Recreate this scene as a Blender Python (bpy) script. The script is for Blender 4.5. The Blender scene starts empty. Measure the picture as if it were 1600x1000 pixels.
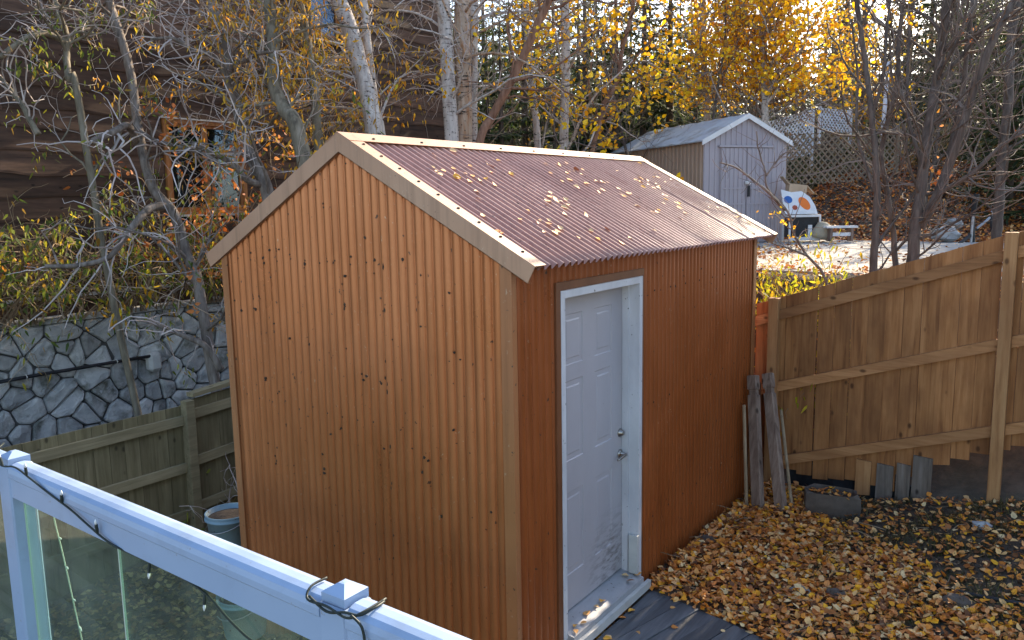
import bpy, math, random
import numpy as np
from mathutils import Vector, Matrix, noise as mnoise

V = Vector
rnd = random.Random(7)
nrg = np.random.default_rng(11)
scene = bpy.context.scene
col = scene.collection
R_ = math.radians

# ------------------------------------------------------------------ camera, sky, sun, exposure
CAM = V((2.402, -3.405, 2.620))
FW = V((-0.57059, 0.80855, -0.14379)); RT = V((0.81840, 0.57438, -0.01779)); UPV = V((-0.06820, 0.12783, 0.98945))
FPX = 1256.4
cd = bpy.data.cameras.new('camera'); cam = bpy.data.objects.new('camera', cd); col.objects.link(cam)
cd.sensor_width = 36; cd.lens = FPX * 36 / 1600; cd.clip_start = 0.05; cd.clip_end = 2000
m3 = Matrix((RT, UPV, -FW)).transposed()
cam.matrix_world = Matrix.Translation(CAM) @ m3.to_4x4()
scene.camera = cam

SUN_EL, SUN_AZ = R_(29), R_(1.2)          # azimuth from +Y towards +X
world = bpy.data.worlds.new('World'); scene.world = world; world.use_nodes = True
wn = world.node_tree; bg = wn.nodes['Background']
sky = wn.nodes.new('ShaderNodeTexSky'); sky.sky_type = 'NISHITA'; sky.sun_disc = False
sky.sun_elevation = SUN_EL; sky.sun_rotation = SUN_AZ; sky.dust_density = 1.2; sky.ozone_density = 1.0
wn.links.new(sky.outputs['Color'], bg.inputs['Color']); bg.inputs['Strength'].default_value = 0.15
sl = bpy.data.lights.new('sun', 'SUN'); sl.energy = 5.0; sl.angle = R_(0.55); sl.color = (1.0, 0.84, 0.62)
so = bpy.data.objects.new('sun', sl); col.objects.link(so)
so.rotation_euler = V((math.sin(SUN_AZ) * math.cos(SUN_EL), math.cos(SUN_AZ) * math.cos(SUN_EL), math.sin(SUN_EL))).to_track_quat('Z', 'Y').to_euler()
vs = scene.view_settings; vs.view_transform = 'Standard'; vs.look = 'None'; vs.gamma = 1; vs.exposure = 1.6; vs.use_curve_mapping = False
scene.cycles.max_bounces = 8; scene.cycles.transparent_max_bounces = 16

# ------------------------------------------------------------------ helpers: survey
def at(px, py, d):                       # point seen at photo pixel (1600x1000) at view depth d
    return CAM + (FW + RT * ((px - 800) / FPX) - UPV * ((py - 500) / FPX)) * d
def sst(a, b, v):
    t = min(1.0, max(0.0, (v - a) / (b - a))); return t * t * (3 - 2 * t)
def ground_z(x, y):
    low = -0.62 + 0.55 * sst(-3.4, -0.4, x) + 0.20 * max(0.0, x - 0.9) * sst(0.5, 3.6, y)
    low -= 0.06 * sst(2.2, .8, y) * sst(-.5, .3, x) + .09 * sst(1.6, 1.2, y + .25 * x) * sst(1.5, 1.1, x) * sst(-.1, .1, x)
    ter = 0.2 + 1.58 * sst(-6.5, -1.2, x)
    s = sst(4.12, 5.7, y + 0.25 * sst(-0.5, -3, x))
    z = low * (1 - s) + ter * s
    dep = (x - CAM.x) * -0.5766 + (y - CAM.y) * 0.817
    z += 0.16 * max(0.0, min(dep, 130) - 46)
    z += 1.75 * sst(14.6, 21.5, dep) * (0.55 + .45 * sst(-6, -2, x)) + max(0.0, dep - 21) * 0.018
    far = max(abs(x), abs(y))
    if -2.6 < x < 0.1 and -0.05 < y < 3.95: z = min(z, -0.12)
    b = 0.035 * mnoise.noise(V((x * 1.3, y * 1.3, 0))) + 0.02 * mnoise.noise(V((x * 4, y * 4, 3)))
    pad = sst(-2.3, -1.9, x) * sst(2.1, 1.8, x) * sst(5.6, 6.0, y) * sst(12.2, 11.8, y)
    return z + b * (1 - pad)

# ------------------------------------------------------------------ helpers: objects
def tag(o, label=None, cat=None, group=None, kind=None):
    if label: o['label'] = label
    if cat: o['category'] = cat
    if group: o['group'] = group
    if kind: o['kind'] = kind
    return o
def thing(name, loc, label, cat, group=None):
    o = bpy.data.objects.new(name, None); o.empty_display_size = .1
    col.objects.link(o); o.location = V(loc)
    return tag(o, label, cat, group)
def origin(p):
    v = V((0, 0, 0))
    while p is not None: v += p.location; p = p.parent
    return v
def link(name, me, parent=None, loc=None):
    o = bpy.data.objects.new(name, me); col.objects.link(o)
    if parent is not None: o.parent = parent
    if loc is not None: o.location = loc
    return o
def copy_tree(o, parent=None):
    c = o.copy(); col.objects.link(c); c.parent = parent
    for ch in list(o.children): copy_tree(ch, c)
    return c

class MB:
    def __init__(s): s.v = []; s.f = []
    def add(s, vs, fs):
        b = len(s.v); s.v += [V(p) for p in vs]; s.f += [tuple(i + b for i in f) for f in fs]
    def box(s, lo, hi, M=None):
        x0, y0, z0 = lo; x1, y1, z1 = hi
        p = [V(q) for q in ((x0,y0,z0),(x1,y0,z0),(x1,y1,z0),(x0,y1,z0),(x0,y0,z1),(x1,y0,z1),(x1,y1,z1),(x0,y1,z1))]
        if M is not None: p = [M @ q for q in p]
        s.add(p, ((0,3,2,1),(4,5,6,7),(0,1,5,4),(1,2,6,5),(2,3,7,6),(3,0,4,7)))
    def hexa(s, p):                     # 8 corners, bottom ring then top ring
        s.add(p, ((0,3,2,1),(4,5,6,7),(0,1,5,4),(1,2,6,5),(2,3,7,6),(3,0,4,7)))
    def bevbox(s, lo, hi, b, M=None):   # box with chamfered edges
        x0,y0,z0 = lo; x1,y1,z1 = hi
        b = min(b, (x1-x0)*.45, (y1-y0)*.45, (z1-z0)*.45)
        ring = lambda z, i: [(x0+i,y0+b,z),(x0+b,y0+i,z),(x1-b,y0+i,z),(x1-i,y0+b,z),(x1-i,y1-b,z),(x1-b,y1-i,z),(x0+b,y1-i,z),(x0+i,y1-b,z)]
        vs = ring(z0, b) + ring(z0+b, 0) + ring(z1-b, 0) + ring(z1, b)
        fs = [tuple(range(7,-1,-1)), tuple(range(24,32))]
        for k in range(3):
            for i in range(8):
                j = (i+1) % 8; fs.append((k*8+i, k*8+j, k*8+8+j, k*8+8+i))
        vs = [V(q) for q in vs]
        if M is not None: vs = [M @ q for q in vs]
        s.add(vs, fs)
    def tube(s, pts, rs, n=6, caps=True):
        pts = [V(p) for p in pts]
        if not hasattr(rs, '__len__'): rs = [rs] * len(pts)
        b = len(s.v); u = None
        for i, p in enumerate(pts):
            t = (pts[min(i+1, len(pts)-1)] - pts[max(i-1, 0)])
            if t.length < 1e-7: t = V((0,0,1))
            t.normalize()
            if u is None: u = t.orthogonal().normalized()
            else:
                u = u - t * u.dot(t)
                u = u.normalized() if u.length > 1e-6 else t.orthogonal().normalized()
            w = t.cross(u); r = rs[i]
            for k in range(n):
                a = 6.28318 * k / n
                s.v.append(p + u * (r * math.cos(a)) + w * (r * math.sin(a)))
        for i in range(len(pts) - 1):
            for k in range(n):
                j = (k + 1) % n
                s.f.append((b+i*n+k, b+i*n+j, b+(i+1)*n+j, b+(i+1)*n+k))
        if caps:
            s.f.append(tuple(b + k for k in range(n-1, -1, -1)))
            e = b + (len(pts)-1) * n; s.f.append(tuple(e + k for k in range(n)))
    def lathe(s, c, prof, n=20, M=None):     # prof: (r, z)
        b = len(s.v)
        for r, z in prof:
            for k in range(n):
                a = 6.28318 * k / n; q = V((r*math.cos(a), r*math.sin(a), z))
                s.v.append(V(c) + (M @ q if M is not None else q))
        for i in range(len(prof)-1):
            for k in range(n):
                j = (k+1) % n; s.f.append((b+i*n+k, b+i*n+j, b+(i+1)*n+j, b+(i+1)*n+k))
    def prism(s, poly, d):               # closed polygon (3-D) pushed along d
        n = len(poly); d = V(d); poly = [V(p) for p in poly]
        s.add(poly + [p + d for p in poly], [tuple(range(n-1,-1,-1)), tuple(range(n, 2*n))] + [(i, (i+1)%n, n+(i+1)%n, n+i) for i in range(n)])
    def mesh(s, name, mat, off=None, smooth=False):
        me = bpy.data.meshes.new(name)
        vs = s.v if off is None else [p - off for p in s.v]
        me.from_pydata([tuple(p) for p in vs], [], s.f)
        if mat: me.materials.append(mat)
        if smooth: me.polygons.foreach_set('use_smooth', [True] * len(me.polygons))
        return me
    def build(s, name, mat, parent=None, smooth=False, local=False):
        off = None if (local or parent is None) else origin(parent)
        return link(name, s.mesh(name, mat, off, smooth), parent)

def np_mesh(name, verts, faces, mat, smooth=False):
    me = bpy.data.meshes.new(name); k = faces.shape[1]
    me.vertices.add(len(verts)); me.vertices.foreach_set('co', np.ascontiguousarray(verts, dtype=np.float32).ravel())
    me.loops.add(faces.size); me.loops.foreach_set('vertex_index', np.ascontiguousarray(faces, dtype=np.int32).ravel())
    me.polygons.add(len(faces)); me.polygons.foreach_set('loop_start', np.arange(0, faces.size, k, dtype=np.int32))
    me.materials.append(mat)
    if smooth: me.polygons.foreach_set('use_smooth', np.ones(len(faces), bool))
    me.update(calc_edges=True); me.validate()
    return me
def unit(a): return a / np.maximum(1e-6, np.linalg.norm(a, axis=-1, keepdims=True))
def leaves(name, C, size, mat, mode='any', aspect=.72, lite=False, parent=None, curl=.25, off=None, nrm=None):
    C = np.asarray(C, float); n = len(C)
    if off is None: off = origin(parent) if parent is not None else V((0,0,0))
    C = C - np.array(off)
    sz = nrg.uniform(size[0], size[1], n)[:, None]
    if mode == 'flat':
        N = unit(nrg.normal(0, .42, (n,3)) + (np.array([0,0,1.]) if nrm is None else nrm)); A = nrg.normal(0, 1, (n,3)); A = unit(A - N * (A*N).sum(1, keepdims=True))
    elif mode == 'hang':
        A = unit(nrg.normal(0, .5, (n,3)) + np.array([0,0,-1.])); N = nrg.normal(0,1,(n,3)); N = unit(N - A * (A*N).sum(1, keepdims=True))
    else:
        A = unit(nrg.normal(0, 1, (n,3)) + np.array([0,0,-.3])); N = nrg.normal(0,1,(n,3)); N = unit(N - A * (A*N).sum(1, keepdims=True))
    B = np.cross(N, A); w = sz * aspect * .5 * nrg.uniform(.8, 1.15, (n,1)); f = curl * nrg.uniform(-.4, 1.3, (n,1))
    if lite:
        vs = np.stack([C, C + A*sz*.45 + B*w + N*w*f, C + A*sz, C + A*sz*.45 - B*w + N*w*f], 1).reshape(-1,3)
        fs = (np.arange(n)[:,None,None]*4 + np.array([[0,1,2],[0,2,3]])[None]).reshape(-1,3)
    else:
        vs = np.stack([C, C + A*sz*.25 + B*w*.92 + N*w*f, C + A*sz*.62 + B*w*.72 + N*w*f*1.1, C + A*sz + N*sz*f*.35,
                       C + A*sz*.62 - B*w*.72 + N*w*f*1.1, C + A*sz*.25 - B*w*.92 + N*w*f], 1).reshape(-1,3)
        fs = (np.arange(n)[:,None,None]*6 + np.array([[0,1,2,3],[0,3,4,5]])[None]).reshape(-1,4)
    return link(name, np_mesh(name, vs, fs, mat), parent)

# ------------------------------------------------------------------ helpers: materials
def lin(c):                              # sRGB 0..255 -> linear
    return tuple(((x/255)/12.92 if x/255 <= .04045 else ((x/255+.055)/1.055)**2.4) for x in c) + (1,)
def newmat(name):
    m = bpy.data.materials.new(name); m.use_nodes = True
    nt = m.node_tree; return m, nt, nt.nodes['Principled BSDF'], nt.nodes['Material Output']
def ramp(nt, fac, stops, interp='LINEAR'):
    r = nt.nodes.new('ShaderNodeValToRGB'); r.color_ramp.interpolation = interp
    e = r.color_ramp.elements
    while len(e) < len(stops): e.new(.5)
    for i, (p, c) in enumerate(stops): e[i].position = p; e[i].color = c if len(c) == 4 else tuple(c) + (1,)
    nt.links.new(fac, r.inputs['Fac']); return r.outputs['Color']
def coords(nt, scale, offset_random=True, kind='Object', rot=(0,0,0)):
    tc = nt.nodes.new('ShaderNodeTexCoord'); mp = nt.nodes.new('ShaderNodeMapping')
    mp.inputs['Scale'].default_value = scale; mp.inputs['Rotation'].default_value = rot
    nt.links.new(tc.outputs[kind], mp.inputs['Vector'])
    if offset_random:
        oi = nt.nodes.new('ShaderNodeObjectInfo'); mu = nt.nodes.new('ShaderNodeVectorMath'); mu.operation = 'SCALE'
        mu.inputs[0].default_value = (37, 91, 53); nt.links.new(oi.outputs['Random'], mu.inputs['Scale'])
        nt.links.new(mu.outputs[0], mp.inputs['Location'])
    return mp.outputs['Vector']
def noise(nt, vec, scale=1, detail=4, rough=.6, dist=0):
    n = nt.nodes.new('ShaderNodeTexNoise'); n.inputs['Scale'].default_value = scale; n.inputs['Detail'].default_value = detail
    n.inputs['Roughness'].default_value = rough; n.inputs['Distortion'].default_value = dist
    nt.links.new(vec, n.inputs['Vector']); return n.outputs['Fac']
def mixc(nt, fac, a, b, blend='MIX'):
    m = nt.nodes.new('ShaderNodeMix'); m.data_type = 'RGBA'; m.blend_type = blend
    for val, key in ((fac, 0), (a, 6), (b, 7)):
        if isinstance(val, (int, float)): m.inputs[key].default_value = val
        elif isinstance(val, tuple): m.inputs[key].default_value = val if len(val) == 4 else val + (1,)
        else: nt.links.new(val, m.inputs[key])
    return m.outputs[2]
def bump(nt, b, h, strength=.3, dist=.01):
    n = nt.nodes.new('ShaderNodeBump'); n.inputs['Strength'].default_value = strength; n.inputs['Distance'].default_value = dist
    nt.links.new(h, n.inputs['Height']); nt.links.new(n.outputs['Normal'], b.inputs['Normal'])
def var(nt, c, amt, island=False):       # brightness varies from object to object (or piece to piece)
    h = nt.nodes.new('ShaderNodeHueSaturation'); mr = nt.nodes.new('ShaderNodeMapRange')
    src = nt.nodes.new('ShaderNodeNewGeometry').outputs['Random Per Island'] if island else nt.nodes.new('ShaderNodeObjectInfo').outputs['Random']
    nt.links.new(src, mr.inputs['Value']); mr.inputs['To Min'].default_value = 1 - amt; mr.inputs['To Max'].default_value = 1 + amt
    nt.links.new(mr.outputs['Result'], h.inputs['Value']); nt.links.new(c, h.inputs['Color']); return h.outputs['Color']
def surf(name, c0, c1, scale=(3,3,3), rough=.7, detail=5, bmp=.2, vary=0, spec=.3, lo=.3, hi=.7, speck=None, speck_scale=60, speck_at=.66, metal=0, island=False, bdist=.01, stain=None, stain_scale=2):
    m, nt, b, _ = newmat(name); vec = coords(nt, scale); f = noise(nt, vec, 1, detail, .62)
    c = ramp(nt, f, [(lo, c0), (hi, c1)])
    if stain:
        c = mixc(nt, ramp(nt, noise(nt, coords(nt, (1,1,1)), stain_scale, 6, .65), [(.5,(0,0,0)),(.68,(1,1,1))]), c, stain)
    if speck:
        c = mixc(nt, ramp(nt, noise(nt, coords(nt, (1,1,1)), speck_scale, 3, .6), [(speck_at,(0,0,0)),(speck_at+.05,(1,1,1))]), c, speck)
    if vary: c = var(nt, c, vary, island)
    nt.links.new(c, b.inputs['Base Color']); b.inputs['Roughness'].default_value = rough; b.inputs['Specular IOR Level'].default_value = spec
    b.inputs['Metallic'].default_value = metal
    if bmp: bump(nt, b, f, bmp, bdist)
    return m
def leafmat(name, cols, transl=.45, rough=.6, srgb=True):
    m, nt, b, out = newmat(name)
    g = nt.nodes.new('ShaderNodeNewGeometry')
    st = [((i + .0) / len(cols), lin(c) if srgb else c) for i, c in enumerate(cols)]
    c = ramp(nt, g.outputs['Random Per Island'], st, 'CONSTANT')
    c = mixc(nt, .35, c, mixc(nt, 1.0, c, ramp(nt, noise(nt, coords(nt, (1,1,1), False), 35, 3), [(.35,(.45,.4,.35)),(.65,(1.3,1.25,1.2))]), 'MULTIPLY'))
    nt.links.new(c, b.inputs['Base Color']); b.inputs['Roughness'].default_value = rough; b.inputs['Specular IOR Level'].default_value = .25
    if transl:
        t = nt.nodes.new('ShaderNodeBsdfTranslucent'); mx = nt.nodes.new('ShaderNodeMixShader'); mx.inputs[0].default_value = transl
        nt.links.new(c, t.inputs['Color']); nt.links.new(b.outputs[0], mx.inputs[1]); nt.links.new(t.outputs[0], mx.inputs[2]); nt.links.new(mx.outputs[0], out.inputs['Surface'])
    return m

def wood(name, c0, c1, dark, axis=2, vary=.16, rough=.75, grain=1.0, knot=True, spec=.25):
    m, nt, b, _ = newmat(name)
    s = [26*grain]*3; s[axis] = 1.6
    vec = coords(nt, tuple(s)); f = noise(nt, vec, 1, 6, .62, .5)
    c = ramp(nt, f, [(.28, dark), (.45, c0), (.7, c1)])
    s2 = [2.4]*3; s2[axis] = .9
    c = mixc(nt, ramp(nt, noise(nt, coords(nt, tuple(s2)), 1.6, 4, .6), [(.42,(0,0,0)),(.72,(.75,)*3)]), c, dark)
    if knot:
        s3 = [7]*3; s3[axis] = 4
        vo = nt.nodes.new('ShaderNodeTexVoronoi'); vo.inputs['Scale'].default_value = 1; vo.inputs['Randomness'].default_value = 1
        nt.links.new(coords(nt, tuple(s3)), vo.inputs['Vector'])
        k = ramp(nt, vo.outputs['Distance'], [(.06,(.9,)*3),(.14,(0,0,0))])
        c = mixc(nt, k, c, tuple(x*.45 for x in dark[:3]) + (1,))
    c = var(nt, c, vary)
    nt.links.new(c, b.inputs['Base Color']); b.inputs['Roughness'].default_value = rough; b.inputs['Specular IOR Level'].default_value = spec
    bump(nt, b, f, .25, .004)
    return m

def painted_metal(name, c0, c1, dust, rough=.36, streak=True, spec=.5, metal=0):
    m, nt, b, _ = newmat(name)
    f = noise(nt, coords(nt, (1.1,1.1,.7), False), 1, 6, .6)
    c = ramp(nt, f, [(.3, c0), (.7, c1)])
    st = noise(nt, coords(nt, (22,22,.9), False), 1, 4, .65)
    c = mixc(nt, ramp(nt, st, [(.5,(0,0,0)),(.78,(.55,)*3)]), c, tuple(x*.45 for x in c0[:3]))
    sp = noise(nt, coords(nt, (1,1,.6), False), 55, 3, .6)
    big = noise(nt, coords(nt, (1,1,1), False), 1.6, 4, .6)
    msk = mixc(nt, 1.0, ramp(nt, sp, [(.66,(0,0,0)),(.72,(1,1,1))]), ramp(nt, big, [(.42,(0,0,0)),(.68,(1,1,1))]), 'MULTIPLY')
    c = mixc(nt, msk, c, dust)
    sp2 = noise(nt, coords(nt, (1,1,.8), False), 38, 2, .5)
    c = mixc(nt, ramp(nt, sp2, [(.71,(0,0,0)),(.74,(.85,)*3)]), c, (.035,.025,.02))
    nt.links.new(c, b.inputs['Base Color']); b.inputs['Specular IOR Level'].default_value = spec
    b.inputs['Metallic'].default_value = metal
    rr = ramp(nt, f, [(.3,(rough-.06,)*3),(.7,(rough+.14,)*3)]); nt.links.new(rr, b.inputs['Roughness'])
    bump(nt, b, noise(nt, coords(nt, (2.5,2.5,1.2), False), 1, 3, .5), .12, .02)
    return m

MT = {}
MT['gold'] = painted_metal('gold_brown_paint', (.31,.078,.018,1), (.40,.112,.030,1), (.55,.40,.27,1), .32, metal=.25)  # same paint as the gable, kept deeper for the less lit side walls
MT['gable_lit'] = painted_metal('skylit_gold_brown_paint', (.43,.148,.049,1), (.55,.205,.078,1), (.58,.42,.28,1), .30, metal=.4)  # same paint again, sky light on the gable put into a lighter colour
MT['trim'] = painted_metal('tan_trim_paint', (.33,.125,.045,1), (.41,.17,.066,1), (.5,.38,.27,1), .42)
MT['rake'] = painted_metal('faded_rake_paint', (.40,.215,.125,1), (.52,.31,.195,1), (.55,.42,.3,1), .5)
MT['roof'] = painted_metal('roof_brown_paint', (.31,.155,.115,1), (.43,.245,.19,1), (.5,.38,.32,1), .26)
MT['jtrim'] = surf('dark_brown_trim', (.14,.05,.022,1), (.22,.085,.035,1), (6,6,2), .5, 5, .1)
MT['door'] = surf('door_white_paint', (.40,.37,.385,1), (.465,.435,.45,1), (2,2,1), .45, 5, .04, 0, .4, speck=(.25,.22,.2,1), speck_scale=45, speck_at=.72)
def scuff(m, centre, rad):
    nt = m.node_tree; b = nt.nodes['Principled BSDF']; src = b.inputs['Base Color'].links[0].from_socket
    tc = nt.nodes.new('ShaderNodeTexCoord'); ds = nt.nodes.new('ShaderNodeVectorMath'); ds.operation = 'DISTANCE'; ds.inputs[1].default_value = centre
    nt.links.new(tc.outputs['Object'], ds.inputs[0])
    k = mixc(nt, 1.0, ramp(nt, ds.outputs['Value'], [(0,(1,1,1)),(rad,(0,0,0))]), ramp(nt, noise(nt, coords(nt, (1,9,34), False, rot=(.5,0,0)), 1, 6, .7), [(.44,(0,0,0)),(.62,(.9,)*3)]), 'MULTIPLY')
    nt.links.new(mixc(nt, k, src, (.11,.09,.075)), b.inputs['Base Color'])
scuff(MT['door'], (-.112, 1.33, .16), .42)
MT['jamb'] = surf('jamb_white_paint', (.50,.49,.51,1), (.66,.65,.67,1), (5,5,2), .5, 6, .12, 0, .4, speck=(.10,.085,.08,1), speck_scale=38, speck_at=.68)
MT['sill'] = surf('sill_aluminium', (.36,.36,.37,1), (.5,.5,.52,1), (9,3,3), .4, 5, .1, metal=.3, speck=(.15,.12,.1,1), speck_scale=40)
MT['steel'] = surf('satin_nickel', (.25,.22,.2,1), (.38,.34,.3,1), (8,8,8), .3, 3, 0, metal=1)
MT['rust'] = surf('screw_dark', (.02,.014,.01,1), (.07,.045,.03,1), (30,30,30), .7, 3, 0)
MT['cedar'] = wood('fence_wood', (.33,.135,.045,1), (.45,.205,.078,1), (.165,.062,.022,1))
MT['cedar_rail'] = wood('fence_rail_wood', (.39,.175,.067,1), (.51,.25,.106,1), (.23,.095,.036,1), 0)
MT['post'] = wood('fence_post_wood', (.40,.19,.074,1), (.50,.265,.115,1), (.26,.115,.046,1), 2, .06)
MT['oldfence'] = wood('flare_olive_fence_wood', (.20,.165,.088,1), (.28,.23,.13,1), (.12,.095,.05,1))  # green of the lens flare is mixed into this olive tone
MT['oldrail'] = wood('flare_olive_fence_rail_wood', (.27,.22,.125,1), (.35,.285,.17,1), (.17,.135,.075,1), 1)  # rails carry the same flare tint in their colour
MT['greywood'] = wood('weathered_grey_wood', (.24,.16,.12,1), (.36,.26,.20,1), (.10,.06,.044,1), 2, .12, .85)
MT['stick'] = wood('pale_stick_wood', (.36,.25,.15,1), (.46,.34,.22,1), (.2,.13,.08,1), 2, .1, .8, 1, False)
MT['patchgrey'] = wood('patch_board_grey', (.15,.115,.09,1), (.225,.18,.15,1), (.05,.038,.03,1), 2, .2, .85)
MT['siding'] = wood('live_edge_siding', (.085,.048,.032,1), (.14,.08,.053,1), (.036,.022,.016,1), 1, .42, .7, .7)
MT['livedge'] = surf('wall_backing', (.012,.009,.008,1), (.02,.015,.012,1))
MT['winwood'] = wood('window_frame_wood', (.36,.15,.05,1), (.46,.21,.08,1), (.2,.08,.03,1), 2, .1, .5)
MT['flash'] = surf('pale_flashing', (.45,.44,.42,1), (.6,.59,.56,1), (3,8,8), .6)
MT['dark'] = surf('dark_interior', (.012,.012,.013,1), (.02,.02,.02,1))
MT['curtain'] = surf('pale_curtain', (.16,.17,.2,1), (.26,.27,.3,1), (4,14,2), .9)
MT['stone'] = surf('field_stone', (.29,.295,.295,1), (.55,.53,.50,1), (5,5,5), .75, 8, .8, .32, .35, bdist=.03, speck=(.36,.35,.34,1), speck_scale=14, speck_at=.64, stain=(.10,.10,.075,1), stain_scale=3)
MT['mortar'] = surf('dark_mortar', (.065,.062,.058,1), (.11,.105,.098,1), (12,12,12), .95, 6, .6)
MT['vinyl'] = surf('shade_blue_white_vinyl', (.24,.325,.47,1), (.31,.40,.55,1), (1.5,1.5,1.5), .32, 4, .02, 0, .5, speck=(.22,.22,.24,1), speck_scale=55, speck_at=.69, stain=(.24,.31,.43,1), stain_scale=6)  # white plastic with the blue of its skylit shade mixed into the colour
MT['cord'] = surf('green_black_cord', (.01,.016,.014,1), (.025,.035,.03,1), (20,20,20), .5)
MT['bulb'] = surf('clear_bulb', (.6,.62,.6,1), (.75,.76,.74,1), (20,20,20), .2, 3, 0)
MT['palecord'] = surf('pale_cord', (.42,.47,.38,1), (.58,.62,.52,1), (30,30,30), .5)
MT['deck'] = wood('deck_boards', (.20,.16,.13,1), (.28,.23,.19,1), (.1,.08,.06,1), 0, .12)
MT['ramp'] = wood('dark_wet_planks', (.10,.105,.115,1), (.155,.16,.175,1), (.055,.056,.062,1), 1, .2, .62, 1, False)
MT['bucket'] = surf('blue_plastic', (.20,.30,.36,1), (.27,.38,.44,1), (4,4,4), .45, 4, .03, speck=(.1,.1,.08,1), speck_scale=30)
MT['concrete'] = surf('concrete_pad', (.27,.25,.225,1), (.38,.36,.33,1), (2,2,2), .9, 8, .2, stain=(.3,.28,.25,1), stain_scale=1.3)
MT['planter'] = surf('grey_stone_trough', (.07,.052,.042,1), (.135,.105,.085,1), (9,9,9), .9, 8, .7)
MT['black'] = surf('black_plastic', (.012,.012,.014,1), (.03,.03,.034,1), (6,6,6), .42, 5, .4, bdist=.02)
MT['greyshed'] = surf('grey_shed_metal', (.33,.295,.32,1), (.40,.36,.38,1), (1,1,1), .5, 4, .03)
MT['greyshedtan'] = surf('grey_shed_side_sunlit', (.42,.29,.21,1), (.50,.36,.26,1), (1,1,1), .5, 4, .03)  # sunlight on this one side wall is put into the tan colour
MT['shedroof'] = surf('pale_metal_roof', (.42,.46,.50,1), (.58,.60,.60,1), (1.2,1.2,5), .38, 6, .05, stain=(.22,.2,.17,1), stain_scale=2)
MT['white'] = surf('white_paint', (.62,.61,.6,1), (.76,.75,.74,1), (5,5,5), .6)
MT['card'] = surf('cardboard', (.42,.30,.2,1), (.52,.39,.27,1), (5,5,5), .85)
MT['orange'] = surf('orange_print', (.75,.16,.02,1), (.8,.2,.03,1), (5,5,5), .5)
MT['blue'] = surf('blue_print', (.03,.10,.33,1), (.05,.16,.42,1), (9,9,9), .5)
MT['redbrown'] = surf('rust_red', (.32,.06,.03,1), (.4,.1,.05,1), (9,9,9), .6)
MT['canvas'] = surf('tan_canvas', (.36,.30,.21,1), (.48,.41,.3,1), (7,7,7), .9)
MT['lattice'] = surf('white_lattice', (.66,.70,.78,1), (.78,.81,.86,1), (3,3,3), .6)
MT['lattan'] = surf('tan_lattice', (.20,.155,.11,1), (.29,.23,.165,1), (3,3,3), .8)
MT['greymetal'] = surf('grey_metal', (.35,.36,.38,1), (.5,.51,.53,1), (6,6,6), .4, metal=.6)
def bark(name, c0, c1, dark, zs=2.5, bands=False, bandcol=(.03,.025,.022)):
    m, nt, b, _ = newmat(name)
    f = noise(nt, coords(nt, (16,16,zs)), 1, 6, .65)
    c = ramp(nt, f, [(.3, dark), (.5, c0), (.72, c1)])
    if bands:
        g = noise(nt, coords(nt, (7,7,42)), 1, 3, .55); h = noise(nt, coords(nt, (5,5,5)), 1, 4, .6)
        k = mixc(nt, 1.0, ramp(nt, g, [(.57,(0,0,0)),(.63,(1,1,1))]), ramp(nt, h, [(.42,(0,0,0)),(.56,(1,1,1))]), 'MULTIPLY')
        c = mixc(nt, k, c, bandcol)
        vo = nt.nodes.new('ShaderNodeTexVoronoi'); nt.links.new(coords(nt, (5,5,3.2)), vo.inputs['Vector'])
        c = mixc(nt, ramp(nt, vo.outputs['Distance'], [(.13,(1,1,1)),(.22,(0,0,0))]), c, bandcol)
    nt.links.new(c, b.inputs['Base Color']); b.inputs['Roughness'].default_value = .85; b.inputs['Specular IOR Level'].default_value = .2
    bump(nt, b, f, .5, .012); return m
MT['birch'] = bark('birch_bark', (.50,.44,.39,1), (.68,.62,.56,1), (.30,.235,.20,1), 3, True)
MT['birchtan'] = bark('peeling_birch_bark', (.44,.32,.23,1), (.60,.47,.37,1), (.36,.17,.075,1), 2, True)
MT['greybark'] = bark('grey_bark', (.175,.14,.115,1), (.30,.25,.21,1), (.075,.058,.046,1))
MT['olivebark'] = bark('olive_bark', (.18,.15,.105,1), (.29,.245,.185,1), (.08,.067,.05,1))
MT['redbark'] = bark('red_brown_bark', (.24,.13,.085,1), (.36,.22,.15,1), (.11,.055,.035,1))
MT['darkbark'] = bark('dark_bark', (.11,.085,.07,1), (.18,.145,.12,1), (.05,.04,.033,1))
MT['twig'] = surf('pale_twigs', (.32,.25,.22,1), (.56,.48,.43,1), (3,3,3), .8, 3, 0, .25, .2, island=True)
MT['darktwig'] = surf('dark_twigs', (.13,.10,.082,1), (.24,.19,.16,1), (3,3,3), .8, 3, 0, .3, .2, island=True)
MT['tantwig'] = surf('tan_twigs', (.22,.15,.09,1), (.36,.27,.18,1), (3,3,3), .8, 3, 0, .3, .2, island=True)
MT['yellow'] = leafmat('yellow_birch_leaves', [(248,198,36),(252,212,44),(238,176,30),(252,220,76),(224,152,32),(248,190,26),(212,156,52)], .6)
MT['olive'] = leafmat('olive_yellow_leaves', [(112,124,46),(160,156,46),(84,106,46),(206,178,52),(124,130,54),(96,114,52),(170,134,58),(76,96,44),(140,150,66),(104,118,60)], .45)
MT['gold_leaf'] = leafmat('golden_willow_leaves', [(218,166,48),(194,146,42),(230,186,66),(170,136,52),(208,142,48),(146,130,56)], .5)
MT['rusty'] = leafmat('rusty_orange_leaves', [(214,132,70),(190,104,48),(226,156,96),(168,92,46),(200,140,60)], .4)
MT['litter'] = leafmat('leaf_litter', [(226,148,82),(204,128,70),(236,170,98),(240,164,52),(174,110,62),(242,192,126),(216,132,54),(140,90,56),(230,180,122),(246,178,48),(112,74,50),(228,160,102),(236,204,150),(232,150,64)], .12, .6)
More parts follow.
